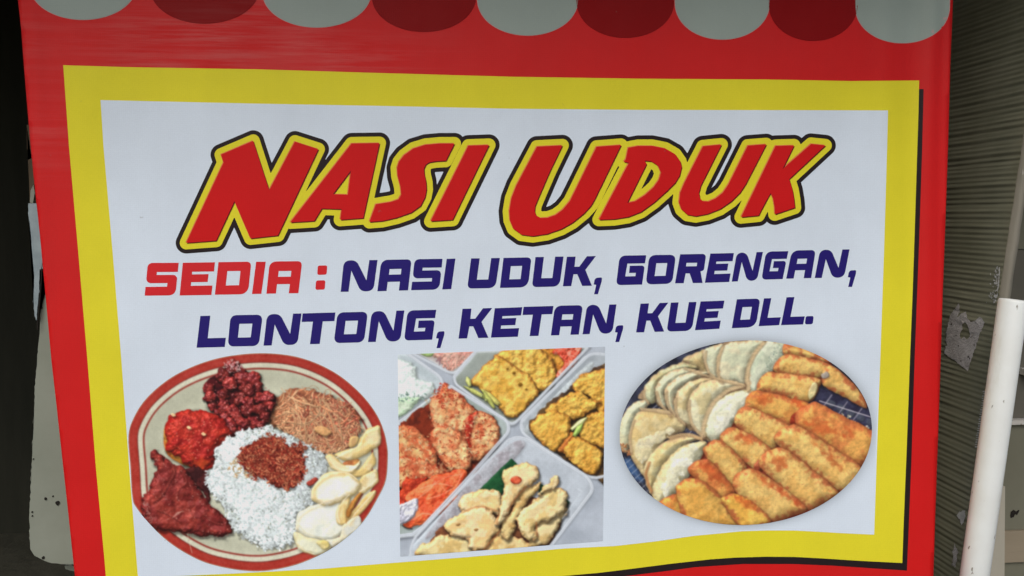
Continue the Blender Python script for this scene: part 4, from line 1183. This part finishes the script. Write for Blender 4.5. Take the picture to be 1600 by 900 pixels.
    G_ = g.mask([(160, 255), (215, 180), (270, 205), (330, 275), (430, 320), (432, 415), (330, 490), (320, 520), (215, 545), (150, 560), (20, 590), (20, 360), (80, 352), (150, 390)], 3)
    pn = fbm(g.h, g.w, 16, 951, 4)
    k = (sst(pn, .35, 1.3) * sst(G_, 4, 14) * .5)[..., None]; g.C = g.C * (1 - k) + np.array((186, 78, 48.0)) * k
    k = (sst(-pn, .6, 1.5) * sst(G_, 4, 14) * .45)[..., None]; g.C = g.C * (1 - k) + np.array((232, 204, 150.0)) * k
    g.strands(G_, 260, (4, 14), 1.3, [(178, 66, 42), (228, 194, 146), (196, 100, 62), (150, 54, 36), (234, 208, 164)], .7, .35, dmin=6)
    # orange plastic bag
    g.item([(30, 640), (60, 560), (110, 560), (150, 560), (80, 650), (40, 680)], (186, 58, 30), (160, 44, 26), R=10, wob=4, bump=1.6, shadow=.2)
    g.item([(60, 640), (110, 590), (180, 548), (240, 532), (302, 528), (292, 580), (252, 650), (200, 700), (150, 735), (72, 757), (52, 735), (100, 690)], (222, 98, 52), (206, 70, 36), R=12, wob=2, bump=2.6, bc=18, spec=.14, gloss=8, mixc_=20, shadow=.3, amb=.5)
    for pts, w, a in (([(120, 600), (190, 580), (250, 590)], 3, .5), ([(150, 640), (200, 625), (262, 590), (285, 545)], 2.4, .6), ([(110, 640), (160, 600), (180, 570)], 3, .55), ([(90, 725), (130, 700), (180, 702), (235, 660)], 2.5, .7), ([(170, 690), (230, 665)], 2, .7), ([(130, 615), (210, 560), (290, 540)], 2.5, .45), ([(205, 590), (225, 610), (245, 600)], 2, .5)):
        g.line(pts, w, (246, 196, 160), a, 2, True)
    for pts in ([(150, 665), (200, 640), (240, 610)], [(110, 735), (140, 712)], [(120, 672), (150, 620)], [(200, 640), (250, 570)]):
        g.line(pts, 3.5, (186, 48, 26), .55, 3, True)
    g.item([(30, 670), (70, 655), (104, 640), (112, 672), (90, 715), (55, 745), (30, 735)], (200, 200, 210), (176, 176, 190), R=8, wob=2, bump=2, bc=10, spec=.2, shadow=.15)
    g.line([(48, 748), (62, 757), (88, 762)], 4, (46, 42, 44), .85, 1.5, True)
    rim([(240, 186, 8), (470, 328, 16), (478, 368, 22), (300, 570), (130, 752), (90, 782), (30, 790)], 7)
    g.line([(440, 410), (300, 570), (200, 680)], 2, (110, 104, 110), .5, 2)
    # front: fried bananas
    plastic([(470, 410), (508, 395, 12), (550, 402, 12), (795, 555, 20), (815, 605, 24), (655, 815), (600, 880), (70, 880), (82, 835, 16)], (184, 192, 200), (174, 182, 190), (200, 208, 214), .2)
    g.item([(330, 560), (480, 420), (540, 430), (380, 600), (250, 720), (170, 790), (150, 780)], (170, 172, 178), (156, 152, 158), R=16, flat=.8, wob=0, shadow=.1, spec=0)
    g.item([(352, 608), (420, 540), (485, 478), (512, 505), (470, 590), (440, 640), (400, 640)], (26, 76, 42), (18, 60, 34), R=8, wob=.6, bump=.4, spec=.05, smooth=False)
    for t in np.linspace(.1, .9, 6): g.line([(352 + 133 * t + 4, 608 - 130 * t + 3), (352 + 133 * t + 40, 608 - 130 * t + 50)], 1.4, (48, 104, 62), .35, 1.5)
    g.item([(590, 575), (640, 600), (720, 652), (705, 690), (660, 700), (600, 640)], (24, 62, 40), R=5, wob=.6, spec=0, smooth=False)
    hb, hc, he = (228, 204, 156), (214, 184, 124), (206, 158, 104)
    B = dict(bump=0.8, bc=26, sp=0.07, wob=2.8, mixc_=26, noise_col=0.02)
    g.item([(200, 760), (300, 700), (480, 640), (620, 640), (690, 690), (640, 820), (500, 850), (180, 860)], (116, 70, 44), (90, 50, 36), R=10, wob=3, spec=0, shadow=.3)
    food([(108, 838), (150, 815), (205, 788), (310, 805), (325, 870), (120, 872)], (212, 194, 140), (198, 168, 104), he, 7, 16, sh=.35, **B)
    food([(390, 835), (420, 795), (455, 768), (550, 812), (600, 820), (560, 870), (385, 870)], (214, 190, 134), (196, 160, 98), he, 7, 16, **B)
    food([(598, 742), (660, 690), (708, 655), (705, 700), (690, 725), (650, 800), (605, 828), (560, 840), (560, 800)], (216, 196, 144), (200, 170, 110), he, 6, 14, **B)
    food([(500, 622), (530, 600), (562, 588), (602, 575), (592, 612), (545, 662), (512, 722), (485, 800), (465, 808), (448, 785), (452, 730), (490, 690)], (212, 186, 126), (198, 160, 98), he, 7, 14, **B)
    food([(275, 660), (290, 632), (320, 615), (380, 600), (442, 622), (440, 700), (400, 700), (300, 702)], hb, hc, he, 8, 16, **B)
    food([(218, 745), (235, 722), (262, 708), (330, 678), (392, 676), (432, 725), (440, 752), (420, 790), (378, 846), (320, 842), (308, 800), (240, 788)], (226, 200, 152), (218, 184, 124), he, 6, 16, **B)
    food([(450, 545), (470, 518), (510, 502), (560, 500), (600, 535), (596, 565), (545, 600), (505, 640), (470, 700), (442, 740), (424, 736), (440, 670), (452, 600)], (228, 204, 154), (216, 184, 126), he, 6, 16, **B)
    food([(510, 705), (545, 672), (590, 638), (660, 598), (706, 620), (702, 678), (662, 722), (600, 742), (580, 762), (590, 802), (545, 802), (515, 755)], (222, 200, 148), (206, 178, 116), he, 6, 18, **B)
    food([(590, 625), (620, 585), (670, 546), (676, 580), (645, 606)], (226, 202, 152), hc, he, 4, 8, **B)
    g.item([(482, 565), (495, 552), (515, 552), (528, 566), (515, 582), (492, 580)], (190, 66, 40), (206, 92, 60), R=6, wob=.6, bump=.5, shadow=.2, edge=(160, 48, 30), ew=4, spec=.1)
    for x, y, rx, ry in ((272, 745, 9, 5), (345, 765, 10, 5)): g.item([(x - rx, y), (x, y - ry), (x + rx, y - 3), (x, y + ry)], (150, 110, 62), R=4, wob=.5, shadow=0, spec=0)
    for pts in ([(436, 700), (428, 740)], [(585, 735), (590, 790)], [(375, 846), (420, 792), (440, 770)], [(545, 590), (500, 640), (470, 690)], [(300, 690), (360, 672), (430, 690)]):
        g.line(pts, 5, (166, 92, 50), .5, 4, True)
    rim([(470, 408), (508, 392, 16), (552, 402, 16), (790, 552, 18), (818, 600, 26), (650, 822), (600, 880)], 7)
    rim([(470, 408), (95, 800, 20), (80, 850), (86, 880)], 4)
    g.line([(752, 600), (770, 610), (690, 720)], 4, (206, 214, 220), .5, 3)
    g.C *= (1 + 0.012 * fbm(g.h, g.w, 3, 901, 2))[..., None]
    return g


# ---- picture 3: pastries and rolls in an oval
def paint_oval():
    g = Pic(962, 526, 1368, 826, 955, 520, 2.902, (44, 46, 60))
    n = fbm(g.h, g.w, 30, 25, 4); Y, X = np.mgrid[0:g.h, 0:g.w]
    g.C = np.clip(g.C * (1 + 0.25 * n)[..., None], 0, 255)
    bl = sst(g.mask([(40, 560), (100, 570), (160, 690), (60, 640)], 2), 0, 20)[..., None]
    g.C = g.C * (1 - bl) + np.array((60, 88, 128.0)) * bl
    for t in range(12):
        g.line([(40 + 16 * t, 610 + 22 * t), (110 + 14 * t, 555 + 22 * t)], 1.8, (186, 190, 200), .85, 1)
    g.line([(60, 560), (210, 790)], 1.6, (120, 124, 136), .7, 1); g.line([(45, 590), (190, 800)], 1.6, (96, 100, 112), .6, 1)
    for a, b in (((185, 345), (215, 320)), ((200, 355), (230, 330)), ((335, 445), (350, 425)), ((350, 460), (372, 432)), ((150, 330), (190, 300))): g.line([a, b], 2, (180, 184, 196), .9, 1)
    def past(pts, c1=(208, 200, 168), c2=(198, 185, 144), e=(190, 160, 122), ew=7, R=24, sh=.30):
        p = np.array(pts, float); c = p.mean(0); d = p - c
        g.item(p + d / np.linalg.norm(d, axis=1)[:, None] * 5, c1, c2, R=R * 1.2, wob=1.4, wobc=12, bump=0.8, bc=18, spec=.0, gloss=8, edge=e, ew=ew * 1.2, shadow=sh, so=(3, 5), sb=9, amb=.54, mixc_=34, noise_col=.03, en=1.6)
    def braid(pts, w=5.5, c=(200, 178, 138)):
        q = np.array(pts, float)
        seg = np.linalg.norm(np.diff(q, axis=0), axis=1); L_ = seg.sum(); k = int(L_ / 8.5)
        g.line([(x + 2, y + 3) for x, y in pts], w * 2.0, (112, 84, 62), .5, 5, True)
        w = w * .8
        for i in range(k):
            t = (i + .5) / k * L_; j = 0
            while j < len(seg) - 1 and t > seg[j]: t -= seg[j]; j += 1
            p = q[j] + (q[j + 1] - q[j]) * min(t / seg[j], 1); d = (q[j + 1] - q[j]) / seg[j]
            nn = np.array([-d[1], d[0]])
            a = p - nn * w * 1.1 - d * 4.2; b = p + nn * w * 1.1 + d * 4.2
            g.line([tuple(a + (1.6, 2.2)), tuple(b + (1.6, 2.2))], w * .7, (112, 82, 58), .5, 2.5)
            g.line([tuple(a), tuple(b)], w * .95, np.array(c) * g.r.uniform(.92, 1.1), .8, 3)
            g.line([tuple(a - (.6, .8)), tuple((a + b) / 2 - (.6, .8))], w * .3, np.array(c) * 1.14, .6, 1.5)
    g.item([(600, 320), (760, 90), (1000, 140), (930, 300), (1200, 440), (1200, 600), (900, 820), (560, 900), (300, 860), (220, 790), (330, 690), (430, 500)], (142, 62, 42), (122, 46, 34), R=6, wob=2, spec=0, shadow=0)
    g.item([(120, 300), (160, 250), (330, 120), (460, 60), (640, 30), (780, 60), (640, 270), (480, 480), (400, 470), (200, 320)], (160, 134, 102), (132, 108, 84), R=6, wob=3, spec=0, shadow=0)
    gr = (196, 198, 168)
    past([(330, 125), (375, 100), (425, 82), (428, 130), (436, 185), (385, 160)], (190, 178, 132), (176, 154, 108))
    past([(420, 85), (500, 55), (495, 110), (482, 195), (445, 185), (425, 130)], (196, 192, 160), gr)
    past([(485, 115), (512, 60), (600, 38), (692, 40), (650, 100), (612, 180), (605, 232), (560, 222), (525, 225), (492, 190)], (202, 196, 164), gr)
    past([(618, 180), (645, 110), (700, 40), (795, 52), (785, 110), (745, 160), (702, 200), (665, 262), (635, 258)], (196, 200, 176), (176, 184, 160))
    g.strands(g.mask([(745, 60), (792, 60), (780, 120), (700, 200), (665, 250), (680, 180)], 3), 300, (1.5, 3), 1.0, [(120, 140, 124), (140, 158, 140), (210, 214, 196)], .3, .1)
    past([(148, 262), (190, 200), (255, 160), (322, 138), (382, 160), (300, 180), (225, 225), (202, 310), (162, 312)], (190, 192, 156), (178, 168, 122))
    past([(205, 245), (260, 185), (320, 165), (385, 172), (310, 212), (252, 262), (252, 330), (218, 322)], (196, 194, 160), gr)
    past([(246, 255), (300, 205), (380, 178), (440, 182), (365, 222), (302, 270), (292, 340), (298, 392), (256, 332)], (204, 198, 162), gr)
    past([(292, 300), (318, 255), (370, 218), (475, 206), (395, 252), (358, 312), (360, 360), (368, 410), (332, 412), (294, 372)], (206, 196, 158), (198, 180, 132))
    past([(352, 315), (382, 255), (470, 212), (602, 236), (535, 262), (462, 322), (432, 402), (422, 474), (388, 442), (362, 392)], (208, 202, 168), (200, 186, 140), R=26)
    past([(426, 440), (445, 352), (500, 300), (562, 268), (642, 268), (610, 338), (545, 412), (492, 484), (452, 484)], (202, 206, 180), (208, 206, 178), e=(186, 170, 120), R=26)
    g.item([(470, 400), (500, 345), (560, 300), (600, 300), (560, 370), (500, 450), (470, 460)], (218, 216, 196), (212, 210, 184), R=30, flat=.6, wob=4, shadow=0, spec=0, amb=.8)
    past([(30, 500), (45, 400), (95, 325), (162, 310), (155, 350), (105, 400), (88, 500), (65, 540)], (196, 192, 156), gr)
    past([(84, 470), (108, 385), (160, 350), (262, 358), (335, 430), (260, 470), (220, 505), (172, 590), (152, 645), (112, 592), (90, 540)], (206, 188, 140), (196, 172, 118), R=30)
    g.item([(110, 520), (160, 470), (230, 440), (290, 440), (200, 510), (140, 600)], (216, 206, 172), (210, 198, 156), R=30, flat=.6, wob=5, shadow=0, spec=0, amb=.8)
    past([(160, 590), (220, 512), (300, 475), (405, 478), (325, 515), (245, 592), (205, 680), (182, 728), (152, 652)], (206, 196, 150), (198, 178, 124), R=26)
    past([(188, 725), (210, 650), (260, 572), (330, 512), (425, 498), (405, 560), (352, 640), (292, 722), (218, 778)], (210, 206, 172), (204, 194, 150), R=30, e=(196, 172, 120))
    g.item([(225, 720), (255, 620), (330, 545), (390, 520), (370, 580), (310, 660), (250, 740)], (222, 220, 200), (214, 210, 180), R=34, flat=.6, wob=5, shadow=0, spec=0, amb=.8)
    braid([(690, 42), (650, 90), (622, 150), (612, 205), (622, 262)], 7)
    braid([(505, 58), (488, 110), (480, 170), (490, 215), (505, 225)], 5)
    braid([(428, 82), (424, 130), (440, 180), (470, 200)], 4)
    braid([(602, 236), (530, 258), (465, 310), (432, 370), (415, 430), (418, 476)], 7)
    braid([(352, 305), (350, 350), (362, 410), (392, 450), (415, 470)], 5)
    braid([(292, 295), (290, 345), (305, 390), (335, 414)], 4.5); braid([(205, 270), (222, 320), (250, 355), (268, 378)], 4.5)
    braid([(146, 262), (150, 295), (170, 318)], 4); braid([(250, 265), (255, 320), (290, 375)], 3.5)
    braid([(330, 160), (400, 185), (470, 205), (540, 225), (605, 236)], 4)
    braid([(130, 345), (180, 350), (230, 358), (268, 362)], 5); braid([(102, 395), (86, 450), (84, 500), (92, 545)], 4)
    braid([(172, 585), (155, 640), (168, 690), (184, 722)], 4.5, (190, 130, 82)); braid([(260, 478), (310, 462), (360, 462), (412, 482)], 6, (206, 172, 124))
    g.strands(g.mask([(30, 500), (60, 500), (80, 530), (75, 555), (40, 530)], 2), 26, (4, 9), 2.2, [(200, 140, 90), (180, 110, 70)], .4, .5)
    # rack with white wires, right
    g.item([(905, 250), (1190, 330), (1200, 460), (900, 340)], (38, 36, 58), (52, 52, 76), R=4, wob=1, spec=0, shadow=0)
    def rack():
      for t in range(5):
        g.item([(985 + 45 * t, 300 + 22 * t), (1015 + 45 * t, 314 + 22 * t), (1005 + 45 * t, 338 + 22 * t), (975 + 45 * t, 324 + 22 * t)], (66, 70, 84), R=4, wob=1, shadow=0, spec=0)
      g.line([(942, 308), (1178, 382)], 2.6, (206, 198, 204), .95, 1)
      for x, y in ((985, 290), (1055, 322), (1122, 350)): g.line([(x + 14, y - 10), (x - 30, y + 50)], 2.2, (186, 178, 186), .85, 1)
      g.strands(g.mask([(1035, 370), (1060, 370), (1185, 440), (1180, 452), (1100, 415)], 1), 30, (3, 7), 2.0, [(214, 210, 190), (190, 190, 160)], .3, .3)
    ro = ((212, 176, 104), (206, 162, 90), (176, 90, 56))
    g.item([(905, 250), (1190, 330), (1200, 470), (1180, 462), (930, 322)], (40, 38, 58), (54, 54, 76), R=4, wob=1, spec=0, shadow=0)
    rack()
    def grow(pts, k):
        p = np.array(pts, float); c = p.mean(0); d = p - c; l = np.linalg.norm(d, axis=1)[:, None]
        return p + d / l * k
    def roll(pts, c1=ro[0], c2=ro[1], ew=14, R=26, sh=.35, e=ro[2]):
        pts = grow(pts, 5)
        g.item(pts, c1, c2, R=R * 1.15, wob=1.2, wobc=16, bump=0.7, bc=13, spec=.03, gloss=10, edge=e, ew=ew * 1.25, en=2.8, shadow=sh, so=(2, 3), sb=5, amb=.55, mixc_=30, noise_col=.05, speck=(150, 96, 52), speckd=1.5)
    roll([(785, 62), (810, 52), (870, 70), (990, 130), (900, 118), (795, 100)])
    roll([(738, 168), (758, 125), (790, 102), (870, 112), (995, 150), (960, 198), (880, 198), (800, 192)])
    roll([(958, 200), (975, 160), (1005, 152), (1080, 220), (1142, 292), (1150, 340), (1060, 292), (968, 240)])
    g.item([(950, 188), (975, 178), (985, 198), (960, 206)], (150, 140, 130), R=4, wob=1.5, shadow=.2)
    roll([(664, 248), (676, 208), (705, 184), (760, 184), (930, 208), (934, 250), (925, 272), (888, 312), (780, 284), (672, 266)])
    g.item([(892, 300), (896, 250), (918, 222), (934, 232), (930, 272), (908, 302)], (176, 168, 120), (196, 180, 130), R=6, wob=1, shadow=.2, edge=(150, 96, 50), ew=4)
    roll([(608, 322), (628, 280), (662, 266), (730, 280), (885, 318), (885, 375), (820, 418), (740, 392), (620, 346)], (208, 160, 84), (196, 132, 66))
    g.item([(805, 410), (822, 370), (870, 345), (888, 352), (870, 395), (835, 418)], (150, 52, 30), (120, 40, 26), R=8, wob=1.5, shadow=0, spec=.05)
    roll([(836, 392), (850, 350), (885, 330), (932, 320), (1050, 382), (1190, 455), (1190, 530), (1170, 575), (1105, 602), (980, 512), (855, 432)], (208, 154, 80), (194, 122, 66), 18, 36)
    roll([(562, 410), (576, 360), (605, 338), (680, 362), (810, 425), (800, 470), (752, 502), (722, 524), (640, 472)])
    roll([(745, 495), (762, 448), (800, 424), (860, 430), (1000, 520), (1130, 612), (1100, 680), (1040, 716), (960, 662), (860, 582)], ro[0], ro[1], 17, 34)
    roll([(496, 482), (512, 448), (545, 432), (625, 460), (715, 522), (705, 575), (662, 622), (580, 562), (510, 512)])
    g.item([(645, 612), (660, 580), (700, 548), (712, 560), (690, 610), (665, 628)], (160, 82, 52), (130, 56, 36), R=6, wob=1, shadow=0)
    roll([(422, 545), (440, 510), (475, 488), (525, 512), (605, 592), (602, 628), (560, 694), (500, 640)])
    roll([(676, 602), (690, 552), (730, 530), (795, 532), (905, 622), (1024, 722), (960, 768), (892, 798), (780, 702)], ro[0], ro[1], 17, 34)
    roll([(356, 634), (370, 598), (405, 578), (452, 590), (555, 702), (545, 735), (512, 758), (450, 722)], (206, 150, 80), (192, 116, 62))
    roll([(554, 695), (566, 650), (600, 624), (650, 624), (745, 682), (878, 792), (800, 830), (720, 850), (600, 755)], ro[0], ro[1], 17, 34)
    roll([(205, 800), (225, 765), (292, 738), (325, 800), (340, 870), (260, 850)], (212, 162, 76), (194, 122, 58))
    roll([(296, 722), (310, 685), (345, 665), (405, 668), (470, 722), (560, 830), (590, 880), (430, 890), (340, 858)], (210, 164, 84), (204, 152, 72), 13, 40)
    roll([(506, 768), (525, 742), (555, 732), (625, 762), (720, 852), (640, 890), (580, 872)], (220, 180, 86), (212, 160, 70))
    # red-brown oil patches
    for pts in ([(720, 575), (780, 560), (800, 600), (760, 630)], [(720, 690), (800, 720), (880, 790), (830, 780), (740, 720)], [(850, 400), (960, 400), (1060, 470), (960, 460)], [(900, 480), (1000, 560), (1090, 650), (1000, 590)], [(1060, 420), (1110, 440), (1080, 480)], [(640, 630), (700, 660), (760, 700), (700, 690)], [(540, 480), (600, 450), (640, 500)], [(660, 290), (720, 290), (740, 320), (690, 330)], [(770, 280), (880, 320), (850, 340)], [(560, 740), (620, 760), (660, 800), (620, 800)], [(390, 600), (460, 600), (530, 690), (470, 680)]):
        dm = g.mask(pts, 5); k = (sst(dm, -6, 12) * .55)[..., None]
        g.C = g.C * (1 - k) + (np.array((176, 62, 32.0)) * (1 + .08 * n)[..., None]) * k
    return g


K_PRINT = 0.78
gp_, dplate = paint_plate()
o = cloth_field('plate_of_rice_picture', gp_.x0, gp_.y0, 1.0, dplate[::2, ::2], 5, pic_m, banner, sampler(gp_, K_PRINT))

gb_ = paint_boxes()
bx, by = np.meshgrid(np.arange(gb_.x0, gb_.x0 + gb_.w // 2), np.arange(gb_.y0, gb_.y0 + gb_.h // 2))
cloth_field('snack_boxes_picture', gb_.x0, gb_.y0, 1.0, sdf_poly(bx.astype(float), by.astype(float), [(621.3, 554), (760, 548.5), (945.3, 541.5), (943.5, 700), (941.8, 845), (780, 857.5), (625.5, 869.3)]), 5, pic_m, banner, sampler(gb_, K_PRINT))

go_ = paint_oval()
ex, ey, ea, eb, er = 1164.8, 675.8, 197.0, 144.0, math.radians(-3.0)


def oval_r(x, y):
    u, v = (x - ex) * math.cos(er) + (y - ey) * math.sin(er), -(x - ex) * math.sin(er) + (y - ey) * math.cos(er)
    return np.sqrt((u / ea) ** 2 + (v / eb) ** 2)


bx, by = np.meshgrid(np.arange(go_.x0, go_.x0 + go_.w // 2), np.arange(go_.y0, go_.y0 + go_.h // 2))
cloth_field('pastry_oval_picture', go_.x0, go_.y0, 1.0, (1 - oval_r(bx, by)) * 150, 6, pic_m, banner, sampler(go_, K_PRINT))
# the soft grey rim printed round the oval
bx, by = np.meshgrid(np.arange(940, 1372.01, 3.0), np.arange(505, 834.01, 3.0))


def glow(P):
    d = np.clip((oval_r(P[:, 0], P[:, 1] ) - 1.0) * 165, 0, None)
    k = (0.50 * np.exp(-(d / 9.0) ** 1.4))[:, None]
    return np.array(WHITE) * (1 - k) + np.array([0.26, 0.29, 0.31]) * k


gl = np.minimum((1.21 - oval_r(bx, by)) * 150, np.minimum(sdf_poly(bx, by, np.array(w_in, float)) - 2.0, 1e3))
cloth_field('oval_soft_edge', 940, 505, 3.0, gl, 3.5, pic_m, banner, glow)
